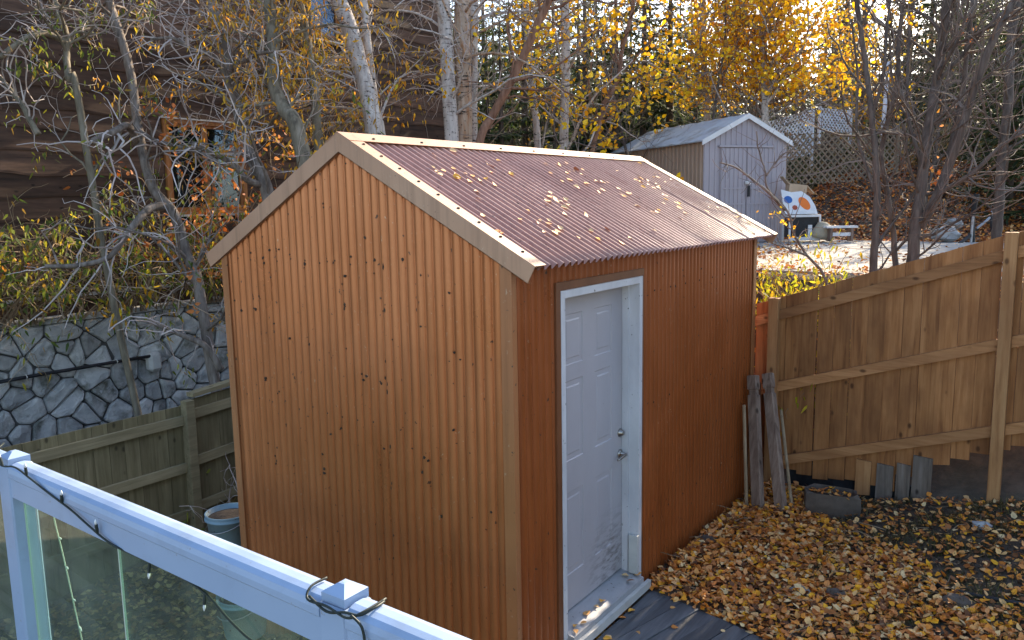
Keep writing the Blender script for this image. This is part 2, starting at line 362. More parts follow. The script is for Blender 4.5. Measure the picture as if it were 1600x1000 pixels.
MT['litter_dull'] = leafmat('damp_leaf_litter', [(160,128,76),(132,108,64),(178,142,88),(140,102,62),(112,92,60),(190,160,104),(96,84,56)], .1, .55)
MT['bank'] = leafmat('bank_leaf_litter', [(186,114,66),(150,90,56),(208,136,76),(118,74,52),(226,160,94),(164,98,60),(92,60,46),(236,186,122),(214,140,56)], .15)
MT['needles'] = leafmat('spruce_needles', [(64,78,48),(78,92,54),(52,64,44),(92,102,64),(70,82,58),(116,118,78)], .35, .6)
MT['grassy'] = leafmat('sparse_grass', [(74,78,40),(96,92,50),(60,62,36),(124,110,66),(92,74,50),(110,92,62)], .3)
MT['brush'] = leafmat('dry_brush', [(128,110,74),(98,96,60),(150,122,80),(112,84,60),(84,84,54),(170,140,86),(90,104,56)], .3)
# ground: dark soil, greener and paler with distance
m, nt, b, _ = newmat('soil')
f = noise(nt, coords(nt, (1,1,1), False), 7, 9, .7)
c = ramp(nt, f, [(.3,(.036,.025,.017)),(.5,(.075,.053,.036)),(.72,(.14,.098,.064))])
c = mixc(nt, ramp(nt, noise(nt, coords(nt, (1,1,1), False), .8, 5, .6), [(.5,(0,0,0)),(.7,(.5,)*3)]), c, (.045,.042,.02))
nt.links.new(c, b.inputs['Base Color']); b.inputs['Roughness'].default_value = .95; bump(nt, b, f, .9, .03); MT['soil'] = m
# glass
def glass(name, tint, refl, rough=.02, dirt=.05, gcol=(.9,.95,.95,1)):
    m, nt, b, out = newmat(name); nt.nodes.remove(b)
    tr = nt.nodes.new('ShaderNodeBsdfTransparent'); tr.inputs['Color'].default_value = tint
    gl = nt.nodes.new('ShaderNodeBsdfGlossy'); gl.inputs['Roughness'].default_value = rough; gl.inputs['Color'].default_value = gcol
    df = nt.nodes.new('ShaderNodeBsdfDiffuse'); df.inputs['Color'].default_value = (.5,.55,.5,1)
    lw = nt.nodes.new('ShaderNodeLayerWeight'); lw.inputs['Blend'].default_value = .5; fr = nt.nodes.new('ShaderNodeMapRange'); pw = nt.nodes.new('ShaderNodeMath'); pw.operation = 'POWER'; pw.inputs[1].default_value = 4; nt.links.new(lw.outputs['Facing'], pw.inputs[0]); nt.links.new(pw.outputs[0], fr.inputs['Value']); fr.inputs['To Min'].default_value = refl; fr.inputs['To Max'].default_value = .85
    m1 = nt.nodes.new('ShaderNodeMixShader'); m2 = nt.nodes.new('ShaderNodeMixShader')
    d = ramp(nt, noise(nt, coords(nt, (2,2,1.2)), 2, 6, .65), [(.4,(dirt*.4,)*3),(.75,(dirt*2.2,)*3)])
    nt.links.new(d, m1.inputs[0]); nt.links.new(tr.outputs[0], m1.inputs[1]); nt.links.new(df.outputs[0], m1.inputs[2])
    nt.links.new(fr.outputs['Result'], m2.inputs[0]); nt.links.new(m1.outputs[0], m2.inputs[1]); nt.links.new(gl.outputs[0], m2.inputs[2])
    nt.links.new(m2.outputs[0], out.inputs['Surface']); return m
MT['glass'] = glass('railing_glass', (.74,.88,.80,1), .035)
MT['window'] = glass('window_glass', (.5,.55,.6,1), .07, .03, .01, (.5,.68,1,1))
MT['edge'] = surf('glass_edge', (.5,.56,.52,1), (.62,.68,.64,1), (3,3,3), .3, 3, 0)

# ------------------------------------------------------------------ ground
def axis(lo, hi, step, far):
    a = list(np.arange(lo, hi + 1e-6, step)); d = step; p = a[0]; q = a[-1]
    L, H = [], []
    while q < far: d *= 1.35; q += d; H.append(q)
    d = step
    while p > -far: d *= 1.35; p -= d; L.append(p)
    return np.array(L[::-1] + a + H)
gx, gy = axis(-10, 5, .14, 400), axis(-4, 24, .14, 400)
gv = np.array([(x, y, ground_z(x, y)) for y in gy for x in gx]); nx, ny = len(gx), len(gy)
ii = (np.arange(ny-1)[:,None]*nx + np.arange(nx-1)[None]).ravel()
tag(link('ground', np_mesh('ground', gv, np.stack([ii, ii+1, ii+1+nx, ii+nx], 1), MT['soil'], True)), kind='structure')
b_ = MB(); b_.prism([(-2.3,5.9,1.74),(1.9,5.7,1.74),(1.7,11.7,1.78),(-2.2,12.1,1.78)], (0,0,.07))
tag(b_.build('concrete_pad', MT['concrete']), kind='structure')

# ------------------------------------------------------------------ the brown metal shed
W, L, RX = 2.433, 3.86, -1.2165
EX, EZ, RZ = .15, 2.288, 3.03
SL = (RZ - EZ) / (EX - RX); PITCH = .0678; AMP = .0140
def roof_z(x): return RZ - SL * abs(x - RX)
shed = thing('shed', (0, 0, 0), 'gable roofed garden shed clad in brown corrugated metal with a white door', 'shed')
NS = 14
def corr_sheet(s0, s1, bot, top, place, name, nrow=1):
    n = max(6, int((s1 - s0) / PITCH * NS)); mb = MB()
    for i in range(n + 1):
        s = s0 + (s1 - s0) * i / n; d = AMP * (abs(math.cos(math.pi * s / PITCH)) * 2 - 1) * (-1) + 0
        d = AMP * (math.cos(2 * math.pi * s / PITCH) if nrow > 1 else 2 * abs(math.sin(math.pi * s / PITCH)) ** .52 - 1)
        z0, z1 = bot(s), top(s)
        for k in range(nrow + 1): mb.v.append(place(s, d, z0 + (z1 - z0) * k / nrow))
    r = nrow + 1
    for i in range(n):
        for k in range(nrow): mb.f.append((i*r+k, (i+1)*r+k, (i+1)*r+k+1, i*r+k+1))
    return mb
gab = lambda s, d, z: V((s, .014 - d, z))
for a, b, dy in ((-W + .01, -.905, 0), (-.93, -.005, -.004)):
    corr_sheet(a, b, lambda s: -.55, lambda s: roof_z(s) - .035, lambda s, d, z, dy=dy: V((s, .014 + dy - d, z)), 'g').build('wall_sheet', MT['gable_lit'], shed, True)
lng = lambda s, d, z: V((-.014 + d, s, z))
top_l = lambda s: roof_z(-.014) - .022
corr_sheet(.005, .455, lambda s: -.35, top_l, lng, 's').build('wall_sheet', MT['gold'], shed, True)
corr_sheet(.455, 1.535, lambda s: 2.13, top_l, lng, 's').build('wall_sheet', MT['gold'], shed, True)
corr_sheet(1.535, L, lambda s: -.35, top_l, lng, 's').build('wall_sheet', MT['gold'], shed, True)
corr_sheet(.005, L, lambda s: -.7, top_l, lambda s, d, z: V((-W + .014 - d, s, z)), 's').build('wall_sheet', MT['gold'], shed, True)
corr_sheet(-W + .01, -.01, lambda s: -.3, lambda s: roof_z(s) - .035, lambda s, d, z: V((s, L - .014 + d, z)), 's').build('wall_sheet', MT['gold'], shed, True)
# roof: five lapped sheets each side, ribs running down the slope
un = V((SL, 0, 1)).normalized()
for side in (1, -1):
    for k in range(5):
        a, b = -.005 + k * .787, -.005 + (k + 1) * .787 + .04
        b = min(b, 3.93)
        lift = .003 * (k % 2)
        def plc(s, d, t, side=side, lift=lift):
            x = RX + side * (EX - RX) * t; n = V((SL * side, 0, 1)).normalized()
            return V((x, s, RZ - SL * (EX - RX) * t)) + n * (d + lift + .0)
        corr_sheet(a, b, lambda s: 0.0, lambda s: 1.0, plc, 'r', 6).build('roof_sheet', MT['roof'], shed, True)
# rake trims (front and far), ridge cap, corner trims
def rake(side, y, front):
    n = V((SL * side, 0, 1)).normalized(); e = V((RX, y, RZ)) + n * .016; f = V((RX + side * (EX - RX + .005), y, EZ - SL*.005)) + n * .016
    dn = -n * .098; o = V((0, -.022 * front, 0)); inn = V((0, .085 * front, 0)); th = n * .004
    mb = MB()
    kk = math.sqrt(1 + SL*SL); eb = V((RX + side*.0006, y, RZ + (.016 - .098) * kk)) - dn; e = V((RX + side*.0006, y, RZ + .016 * kk)); q4 = V((0, .004*front, 0))
    mb.hexa([eb + o + dn, f + o + dn, f + o*.8 + dn + q4, eb + o*.8 + dn + q4, e + o, f + o, f + o*.8 + q4, e + o*.8 + q4])
    mb.hexa([e + o, f + o, f + inn, e + inn, e + o + th, f + o + th, f + inn + th, e + inn + th])
    lip = o + V((0, .02*front, 0))
    mb.hexa([eb + o + dn, f + o + dn, f + lip + dn, eb + lip + dn, eb + o + dn + n*.003, f + o + dn + n*.003, f + lip + dn + n*.003, eb + lip + dn + n*.003])
    return mb
for y, fr in ((-.004, 1), (3.945, -1)):
    for sd in (1, -1): rake(sd, y, fr).build('rake_trim', MT['rake'], shed)
mb = MB()
for sd in (1, -1):
    n = V((SL * sd, 0, 1)).normalized(); dirv = V((sd, 0, -SL)).normalized()
    a = V((RX, -.03, RZ + .022)); bnd = V((0, 4.0, 0)); w = dirv * .115
    mb.hexa([a, a + bnd, a + bnd + w, a + w, a + n*.004, a + bnd + n*.004, a + bnd + w + n*.004, a + w + n*.004])
mb.build('ridge_cap', MT['rake'], shed)
for (x0, x1, y0, y1, zt) in ((-.066, .004, -.012, -.008, roof_z(-.05) - .02), (.004, .008, -.012, .03, roof_z(0) - .02),
                             (-W - .006, -W + .055, -.012, -.008, roof_z(-W) - .02), (-W - .010, -W - .006, -.012, .07, roof_z(-W) - .02),
                             (.0, .010, L - .06, L + .012, roof_z(0) - .02)):
    mb = MB(); mb.box((x0, y0, -.6), (x1, y1, zt)); mb.build('corner_trim', MT['trim'], shed)
# screws with washers, rows across the gable and down the ribs
mb = MB()
for zr in (2.29, 1.32, .42):
    for i in range(18):
        x = -W + .12 + i * PITCH * 2; x = (round(x / PITCH) + .5) * PITCH
        if x > -.1: continue
        zz = zr + rnd.uniform(-.02, .02)
        if zz > roof_z(x) - .1: continue
        mb.lathe((x, .0035, zz), [(.0062, 0), (.006, .004), (.003, .006), (0.0005, .0065)], 8, Matrix.Rotation(R_(90), 3, 'X'))
for i in range(9):
    x = RX + (i - 4) * .27; zz = roof_z(x) - .16
    mb.lathe(((round(x / PITCH) + .5) * PITCH, .0035, zz), [(.0062, 0), (.006, .004), (.003, .006), (.0005, .0065)], 8, Matrix.Rotation(R_(90), 3, 'X'))
for y in np.arange(1.7, 3.8, PITCH * 4):
    for z in (.35, 1.2, 2.0):
        mb.lathe((-.0035, (round(y / PITCH) + .5) * PITCH, z), [(.008, 0), (.007, .005), (.0005, .008)], 8, Matrix.Rotation(R_(90), 3, 'Y'))
for i in range(9):
    mb.lathe((RX + .07, .2 + i * .44, RZ - .012), [(.011, 0), (.009, .006), (.0005, .009)], 8)
    xx = RX + .14 + i * .14
    mb.lathe((xx, .045, roof_z(xx) + .022), [(.010, 0), (.009, .006), (.0005, .009)], 8)
tag(mb.build('screw_heads', MT['rust'], shed), kind='stuff')
# dirt clots and caught leaf bits on the gable sheets, plus painted shade at the lap
mb = MB()
for _ in range(70):
    x = rnd.uniform(-W + .1, -.12); z = rnd.choice((2.28, 2.3, 1.9, 1.32, .9, 2.1)) + rnd.gauss(0, .28)
    if z > roof_z(x) - .18 or z < -.3: continue
    x = (math.floor(x / PITCH) + .5) * PITCH + rnd.uniform(-.006, .006)
    for _k in range(rnd.choice((1, 1, 2, 3))):
        c = V((x + rnd.gauss(0, .008), .005, z + rnd.gauss(0, .016))); s = rnd.uniform(.003, .010)
        pts = [V((s * rnd.uniform(.4, 1.4) * math.cos(a), 0, s * rnd.uniform(.5, 1.6) * math.sin(a))) for a in (0, 1.2, 2.5, 3.8, 5.1)]
        mb.prism([c + p for p in pts], (0, -rnd.uniform(.004, .012), 0))
for _ in range(16):  # thin dark slivers draw the shadow line of the sheet lap
    zz, hh = rnd.uniform(.4, 2.6), rnd.uniform(.03, .13); xx = -.9155 + rnd.gauss(0, .001); mb.hexa([V(q) for q in ((xx-.0016,-.001,zz),(xx+.0016,-.001,zz),(xx+.0016,.012,zz),(xx-.0016,.012,zz),(xx-.001,-.001,zz+hh),(xx+.001,-.001,zz+hh),(xx+.001,.012,zz+hh),(xx-.001,.012,zz+hh))])
for _ in range(12):
    c = V((-.917 + rnd.gauss(0, .006), .002, rnd.uniform(.2, 2.65))); s = rnd.uniform(.003, .009)
    mb.prism([c + V((s * rnd.uniform(.3, .9) * math.cos(a), 0, s * rnd.uniform(.8, 3) * math.sin(a))) for a in (0, 1.2, 2.5, 3.8, 5.1)], (0, -.008, 0))
tag(mb.build('dirt_and_lap_shade', MT['rust'], shed), kind='stuff')

# door set
DY0, DY1, DZ = .469, 1.519, 2.12
fr = MB()
J = .045
fr.box((-.16, DY0, -.02), (.012, DY0 + J, DZ)); 
jl = fr.build('door_jamb', MT['jamb'], shed)
fr = MB(); fr.box((-.16, DY1 - J, -.02), (.012, DY1, DZ)); fr.box((-.112, DY1 - J - .014, -.02), (-.065, DY1 - J, DZ - J)); fr.build('door_jamb', MT['jamb'], shed)
fr = MB(); fr.box((-.16, DY0 + J, DZ - J), (.012, DY1 - J, DZ)); fr.box((-.105, DY0 + J, DZ - J - .012), (-.06, DY1 - J - .014, DZ - J)); fr.build('door_head', MT['jamb'], shed)
fr = MB(); fr.box((-.05, DY1 - J - .03, 0.02), (.018, DY1 - J - .006, .30)); tag(fr.build('jamb_patch', MT['flash'], shed))
fr = MB()
fr.box((-.004, DY0 - .05, -.3), (.010, DY0 - .002, DZ + .05)); fr.box((-.004, DY1 + .002, -.02), (.009, DY1 + .03, DZ + .05)); fr.box((-.004, DY0 - .002, DZ + .002), (.010, DY1 + .002, DZ + .05))
fr.build('door_trim', MT['jtrim'], shed)
fr = MB()
fr.hexa([V(p) for p in ((-.17,DY0+J+.001,-.05),(.055,DY0+J+.001,-.05),(.055,DY1-J-.001,-.05),(-.17,DY1-J-.001,-.05),(-.17,DY0+J+.001,.03),(.055,DY0+J+.001,.0),(.055,DY1-J-.001,.0),(-.17,DY1-J-.001,.03))])
fr.build('threshold', MT['sill'], shed)
fr = MB(); fr.box((.057, DY0 - .01, -.09), (.085, DY1 + .01, -.035)); fr.build('sill_board', MT['flash'], shed)
XD = -.112; y0, y1 = DY0 + J + .003, DY1 - J - .017
dm = MB(); dm.box((XD - .044, y0, .035), (XD - .006, y1, DZ - J - .014))
pan = [(.69,.925,1.63,1.945),(1.075,1.31,1.63,1.945),(.69,.925,1.02,1.53),(1.075,1.31,1.02,1.53),(.69,.925,.27,.815),(1.075,1.31,.27,.815)]
# door face as strips round the panels
ys = sorted({y0, y1} | {p[0] for p in pan} | {p[1] for p in pan}); zs = sorted({.035, DZ - J - .014} | {p[2] for p in pan} | {p[3] for p in pan})
for i in range(len(ys) - 1):
    for k in range(len(zs) - 1):
        cy, cz = (ys[i] + ys[i+1]) / 2, (zs[k] + zs[k+1]) / 2
        if any(p[0] < cy < p[1] and p[2] < cz < p[3] for p in pan): continue
        dm.add([(XD, ys[i], zs[k]), (XD, ys[i+1], zs[k]), (XD, ys[i+1], zs[k+1]), (XD, ys[i], zs[k+1])], [(0,1,2,3)])
        for (A, B_) in (((ys[i],zs[k]),(ys[i+1],zs[k])),((ys[i+1],zs[k]),(ys[i+1],zs[k+1])),((ys[i+1],zs[k+1]),(ys[i],zs[k+1])),((ys[i],zs[k+1]),(ys[i],zs[k]))):
            dm.add([(XD,)+A, (XD-.006,)+A, (XD-.006,)+B_, (XD,)+B_], [(0,1,2,3)])
door = dm.build('door', MT['door'], shed)
for a, b, c, d in pan:
    pm = MB(); rings = [(0, 0), (.010, -.012), (.022, -.012), (.045, -.002)]
    vs_, fs_ = [], []
    for ins, dx in rings: vs_ += [(XD + dx, a+ins, c+ins), (XD + dx, b-ins, c+ins), (XD + dx, b-ins, d-ins), (XD + dx, a+ins, d-ins)]
    for r in range(3): fs_ += [(r*4+i, r*4+(i+1)%4, r*4+4+(i+1)%4, r*4+4+i) for i in range(4)]
    fs_.append((12,13,14,15)); pm.add(vs_, fs_); pm.build('door_panel', MT['door'], door)
RY = Matrix.Rotation(R_(90), 3, 'Y')
hm = MB(); hm.lathe((XD, 1.425, 1.035), [(.030,0),(.030,.008),(.024,.014),(.018,.026),(.016,.03),(.0005,.031)], 18, RY); hm.build('deadbolt', MT['steel'], door, True)
hm = MB(); hm.lathe((XD, 1.425, .885), [(.031,0),(.031,.008),(.022,.014),(.011,.018),(.011,.05),(.0005,.052)], 18, RY)
hm.tube([(XD + .047, 1.43, .885), (XD + .052, 1.40, .887), (XD + .052, 1.35, .882), (XD + .046, 1.315, .874)], [.010,.010,.009,.007], 8)
hm.build('door_handle', MT['steel'], door, True)
hm = MB(); hm.box((.0, 1.56, -.32), (.022, L, -.13)); hm.build('skirting_board', MT['jtrim'], shed)

# ------------------------------------------------------------------ ramp of dark planks before the door
RAZ = -.105; RC, RS = math.cos(R_(13.5)), math.sin(R_(13.5))
def rw(u, v): return (.075 + u * RC + v * RS, 1.535 - u * RS + v * RC)      # u out from the wall, v along it
def on_ramp(x, y):
    dx, dy = x - .075, y - 1.535; u, v = dx * RC - dy * RS, dx * RS + dy * RC
    return -.6 < u < 1.22 and -1.75 < v < .0 and x > .05
def clip(poly, a, b, c):                 # keep a*y+b*z<=c
    out = []
    for i in range(len(poly)):
        p, q = poly[i], poly[(i+1) % len(poly)]
        dp, dq = a*p[0]+b*p[1]-c, a*q[0]+b*q[1]-c
        if dp <= 0: out.append(p)
        if dp * dq < 0: t = dp / (dp - dq); out.append((p[0]+(q[0]-p[0])*t, p[1]+(q[1]-p[1])*t))
    return out
ramp_o = thing('door_step', (.6, .7, -.12), 'low step of dark worn planks before the white shed door', 'step')
for k in range(-4, 9):
    ua = .02 + k * .134; ub = ua + .128; e = rnd.uniform(-.008, .008)
    poly = clip([rw(ua, -1.75 + e), rw(ub, -1.75 + e), rw(ub, e), rw(ua, e)], -1, 0, -.09)
    if len(poly) < 3: continue
    dz = rnd.uniform(-.004, .004)
    mb = MB(); mb.prism([V((p[0], p[1], RAZ - .036 + dz)) for p in poly], (0, 0, .036)); mb.build('plank', MT['ramp'], ramp_o)
mb = MB()
for v in (-.15, -.85, -1.6):
    pl = clip([rw(-.5, v), rw(1.2, v), rw(1.2, v + .04), rw(-.5, v + .04)], -1, 0, -.1)
    mb.prism([V((p[0], p[1], -.6)) for p in pl], (0, 0, .6 + RAZ - .042))
mb.build('bearer', MT['ramp'], ramp_o)

# ------------------------------------------------------------------ fence on the right
FY = 4.02
def ftop(x): return 1.655 + .335 * x
def fbot(x): return (.07 + .02 * math.sin(9 * x)) if x < 1.15 else .11 + .48 * (x - .98)
fence = thing('wooden_fence', (1.0, FY, 0.0), 'new cedar board fence stepping uphill from the shed corner', 'fence')
x = -.03; k = 0
while x < 4.4:
    w = rnd.uniform(.133, .14); tilt = rnd.uniform(-.002, .002); yo = rnd.uniform(0, .004); g = rnd.uniform(.0015, .004)
    if k in (3, 13): g = .010
    a, b = x, x + w
    zb = fbot(a) + rnd.uniform(-.02, .02)
    mb = MB(); p = []
    for zz in ((zb, zb + rnd.uniform(0, .02)), (ftop(a) + rnd.uniform(-.004, .004), ftop(b) + rnd.uniform(-.004, .004))):
        p += [V((a + tilt, FY + yo, zz[0])), V((b + tilt, FY + yo, zz[1])), V((b, FY + .018 + yo, zz[1])), V((a, FY + .018 + yo, zz[0]))]
    mb.hexa(p); mb.build('plank', MT['cedar'], fence); x += w + g; k += 1
posts_x = (.105, 1.925, 3.75)
for px_ in posts_x:
    mb = MB(); mb.bevbox((px_, FY - .094, ground_z(px_, 3.9) - .2), (px_ + .092, FY - .002, ftop(px_ + .045) + .012), .004); mb.build('post', MT['post'], fence)
secs = [(-.03, .103), (.199, 1.923), (2.019, 3.748)]
for (a, b) in secs:
    for z0, s in ((1.495, .335), (.825, .315), (.105, .318)):
        mb = MB(); h = .045; p = []
        for dz in (-h, h):
            p += [V((a, FY - .041, z0 + s*a + dz)), V((b, FY - .041, z0 + s*b + dz)), V((b, FY - .003, z0 + s*b + dz)), V((a, FY - .003, z0 + s*a + dz))]
        mb.hexa(p); mb.build('rail', MT['cedar_rail'], fence)
for (a, b, z0, z1, mt, lb) in ((.905, 1.03, -.02, .31, 'post', 'orange brown patch board'), (1.075, 1.21, -.08, .30, 'patchgrey', 'pale grey patch board'), (1.235, 1.345, -.05, .33, 'patchgrey', 'dark grey patch board'), (1.36, 1.51, .04, .42, 'patchgrey', 'wide grey patch board')):
    mb = MB(); mb.hexa([V(p) for p in ((a,FY-.028,z0),(b,FY-.028,z0+.015),(b,FY-.006,z0+.015),(a,FY-.006,z0),(a+.006,FY-.028,z1),(b+.004,FY-.028,z1-.01),(b+.004,FY-.006,z1-.01),(a+.006,FY-.006,z1))])
    tag(mb.build('patch_board', MT[mt], fence), lb)
# black strip set behind the gap under the fence
mb = MB(); n = 14
for i in range(n + 1):
    x = .3 + 1.15 * i / n; g = ground_z(x, 4.0)
    mb.v += [V((x, FY + .035 + .01*math.sin(i*2.1), g - .1)), V((x, FY + .03 + .012*math.sin(i*1.3), max(g + .05, .2 - .02*i*.3))), V((x, FY + .07, max(g + .05, .2 - .02*i*.3)))]
for i in range(n): mb.f += [(i*3, i*3+3, i*3+4, i*3+1), (i*3+1, i*3+4, i*3+5, i*3+2)]
tag(mb.build('gap_strip', MT['black']), 'black strip in the gap under the cedar fence', 'plastic sheet')

# ------------------------------------------------------------------ fence on the left, in shade
LX = -4.5
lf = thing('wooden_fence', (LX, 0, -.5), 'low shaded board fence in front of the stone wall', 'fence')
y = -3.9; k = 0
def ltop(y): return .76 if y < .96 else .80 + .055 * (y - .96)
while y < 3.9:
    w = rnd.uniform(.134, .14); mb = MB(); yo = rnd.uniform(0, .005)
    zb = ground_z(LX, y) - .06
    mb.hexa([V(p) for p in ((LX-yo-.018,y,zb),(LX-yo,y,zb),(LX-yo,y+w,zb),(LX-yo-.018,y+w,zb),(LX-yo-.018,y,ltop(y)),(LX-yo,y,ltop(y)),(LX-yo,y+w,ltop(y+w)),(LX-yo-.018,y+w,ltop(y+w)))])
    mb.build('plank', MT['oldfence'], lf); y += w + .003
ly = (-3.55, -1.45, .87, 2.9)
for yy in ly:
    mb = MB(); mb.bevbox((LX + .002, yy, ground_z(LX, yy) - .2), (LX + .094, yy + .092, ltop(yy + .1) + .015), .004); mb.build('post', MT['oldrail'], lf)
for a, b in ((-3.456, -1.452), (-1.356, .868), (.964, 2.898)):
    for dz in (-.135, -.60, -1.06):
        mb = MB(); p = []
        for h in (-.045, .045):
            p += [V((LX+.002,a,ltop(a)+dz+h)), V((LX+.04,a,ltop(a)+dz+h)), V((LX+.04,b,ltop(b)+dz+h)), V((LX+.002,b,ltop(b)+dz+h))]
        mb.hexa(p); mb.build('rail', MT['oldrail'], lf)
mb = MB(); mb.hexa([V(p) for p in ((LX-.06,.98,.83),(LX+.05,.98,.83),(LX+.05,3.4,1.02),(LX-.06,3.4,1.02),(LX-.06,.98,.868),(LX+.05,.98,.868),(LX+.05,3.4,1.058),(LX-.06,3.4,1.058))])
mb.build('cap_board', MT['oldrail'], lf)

# ------------------------------------------------------------------ stone wall
SX = -7.72
sw = thing('stone_wall', (SX, 2, -.5), 'grey field stone wall with dark joints below the wooden house', 'wall')
mb = MB(); mb.box((SX - .27, -2.2, -1.0), (SX - .012, 5.6, 1.28)); mb.build('mortar', MT['mortar'], sw)
mb = MB(); mb.box((SX - .275, -2.25, 1.282), (SX + .05, 5.65, 1.335)); mb.build('coping', MT['stone'], sw)
seeds = []
for j in range(9):
    for i in range(26):
        seeds.append((-2.1 + .305 * (i + .5 * (j % 2)) + rnd.uniform(-.15, .15), -.75 + .252 * j + rnd.uniform(-.13, .13)))
for s in seeds:
    poly = [(-2.15,-.95),(5.55,-.95),(5.55,1.27),(-2.15,1.27)]; poly = [(max(-2.15,s[0]-.5),max(-.95,s[1]-.45)),(min(5.55,s[0]+.5),max(-.95,s[1]-.45)),(min(5.55,s[0]+.5),min(1.27,s[1]+.45)),(max(-2.15,s[0]-.5),min(1.27,s[1]+.45))]
    for q in seeds:
        if q is s or abs(q[0]-s[0]) > .9 or abs(q[1]-s[1]) > .9: continue
        a, b = q[0]-s[0], q[1]-s[1]; l = math.hypot(a, b); a /= l; b /= l
        poly = clip(poly, a, b, a*s[0]+b*s[1] + l/2 - .008)
        if len(poly) < 3: break
    if len(poly) < 3: continue
    cy = sum(p[0] for p in poly)/len(poly); cz = sum(p[1] for p in poly)/len(poly)
    # round corners a little
    pr = []
    for i in range(len(poly)):
        p, q = poly[i], poly[(i+1) % len(poly)]
        pr += [(p[0]*.88+q[0]*.12, p[1]*.88+q[1]*.12), (p[0]*.12+q[0]*.88, p[1]*.12+q[1]*.88)]
    n = len(pr); mb = MB(); h = rnd.uniform(.02, .055); ty, tz = rnd.uniform(-.14,.14), rnd.uniform(-.12,.12)
    for sc, xx in ((1, -.03), (1, h*.35), (.86, h), (.45, h*1.12)):
        for p in pr:
            dy, dz = p[0]-cy, p[1]-cz
            mb.v.append(V((SX + xx + (dy*ty + dz*tz + rnd.uniform(-.006,.006)) * (1 if xx > 0 else 0), cy + dy*sc, cz + dz*sc)))
    for r in range(3): mb.f += [(r*n+i, r*n+(i+1)%n, r*n+n+(i+1)%n, r*n+n+i) for i in range(n)]
    mb.f.append(tuple(3*n+i for i in range(n))); mb.build('stone', MT['stone'], sw)
pp = thing('water_pipe', (SX + .1, .9, .7), 'black pipe running along the stone wall to a pale bracket', 'pipe')
mb = MB(); mb.tube([(SX+.13,.1,.69),(SX+.13,.9,.705),(SX+.13,1.7,.70),(SX+.13,2.42,.695)], .022, 10); mb.build('pipe_run', MT['black'], pp, True)
mb = MB(); mb.bevbox((SX+.02,2.38,.48),(SX+.17,2.56,.74),.04); mb.build('bracket', MT['flash'], pp)
for yy in (.86, 1.95):
    mb = MB(); mb.tube([(SX+.03,yy,.70),(SX+.13,yy,.73),(SX+.157,yy,.70),(SX+.13,yy,.675)], .007, 6); mb.build('strap', MT['flash'], pp)

# ------------------------------------------------------------------ dark timber house
HX = -8.0
house = thing('timber_house', (HX - 3, 2.5, 1.3), 'tall dark house sided with wavy live edge boards', 'house')
mb = MB(); mb.box((HX - 6, -6, -1.0), (HX - .06, 9.2, 8.2)); mb.build('wall', MT['livedge'], house)
mb = MB(); mb.hexa([V(p) for p in ((HX-6.6,-6.6,8.2),(HX+.5,-6.6,8.2),(HX+.5,9.8,8.2),(HX-6.6,9.8,8.2),(HX-3.2,-6.6,10.4),(HX-2.8,-6.6,10.4),(HX-2.8,9.8,10.4),(HX-3.2,9.8,10.4))]); mb.build('roof', MT['jtrim'], house)
WIN = [(3.14, 4.33, 2.60, 3.80), (5.80, 6.42, 5.38, 6.5)]
EXP = .245
def side_plank(y0, y1, z, row):
    n = max(2, int((y1 - y0) / .16)); ph = rnd.uniform(0, 100); mb = MB()
    for i in range(n + 1):
        y = y0 + (y1 - y0) * i / n
        w = .055 * mnoise.noise(V((y * 1.3, ph, row))) + .024 * mnoise.noise(V((y * 4.5, ph, row + 9)))
        zb = z - .035 + w
        mb.v += [V((HX - .03, y, zb + .005)), V((HX + .022, y, zb)), V((HX + .024, y, zb + .03)), V((HX + .002, y, z + EXP + .07)), V((HX - .05, y, z + EXP + .05))]
    for i in range(n):
        for k in range(4): mb.f.append((i*5+k, (i+1)*5+k, (i+1)*5+k+1, i*5+k+1))
    mb.f += [(0,1,2,3,4), tuple(n*5 + q for q in (4,3,2,1,0))]
    return mb
row = 0; z = 1.60
while z < 8.0:
    y = -6 + rnd.uniform(-1.5, 0)
    while y < 9.2:
        y2 = min(9.2, y + rnd.uniform(2.6, 4.2)); 
        if 9.2 - y2 < .7: y2 = 9.2
        segs = [(max(-6, y), y2 - .004)]
        for (wa, wb, wc, wd) in WIN:
            if z + EXP > wc - .05 and z < wd + .05:
                ns = []
                for a, b in segs:
                    if b < wa - .07 or a > wb + .07: ns.append((a, b))
                    else:
                        if a < wa - .1: ns.append((a, wa - .07))
                        if b > wb + .1: ns.append((wb + .07, b))
                segs = ns
        for a, b in segs:
            if b - a > .1: side_plank(a, b, z, row).build('plank', MT['siding'], house)
        y = y2
    z += EXP; row += 1; EXP = rnd.uniform(.2, .29)
mb = MB(); mb.box((HX - .05, 9.2, 1.3), (HX + .04, 9.32, 8.2)); mb.build('corner_board', MT['siding'], house)
mb = MB(); mb.box((HX - .03, -6, 1.545), (HX + .06, 9.2, 1.585)); mb.build('base_flashing', MT['flash'], house)
mb = MB(); mb.box((HX - .06, -6, 1.34), (HX + .02, 9.2, 1.54)); mb.build('base_board', MT['siding'], house)
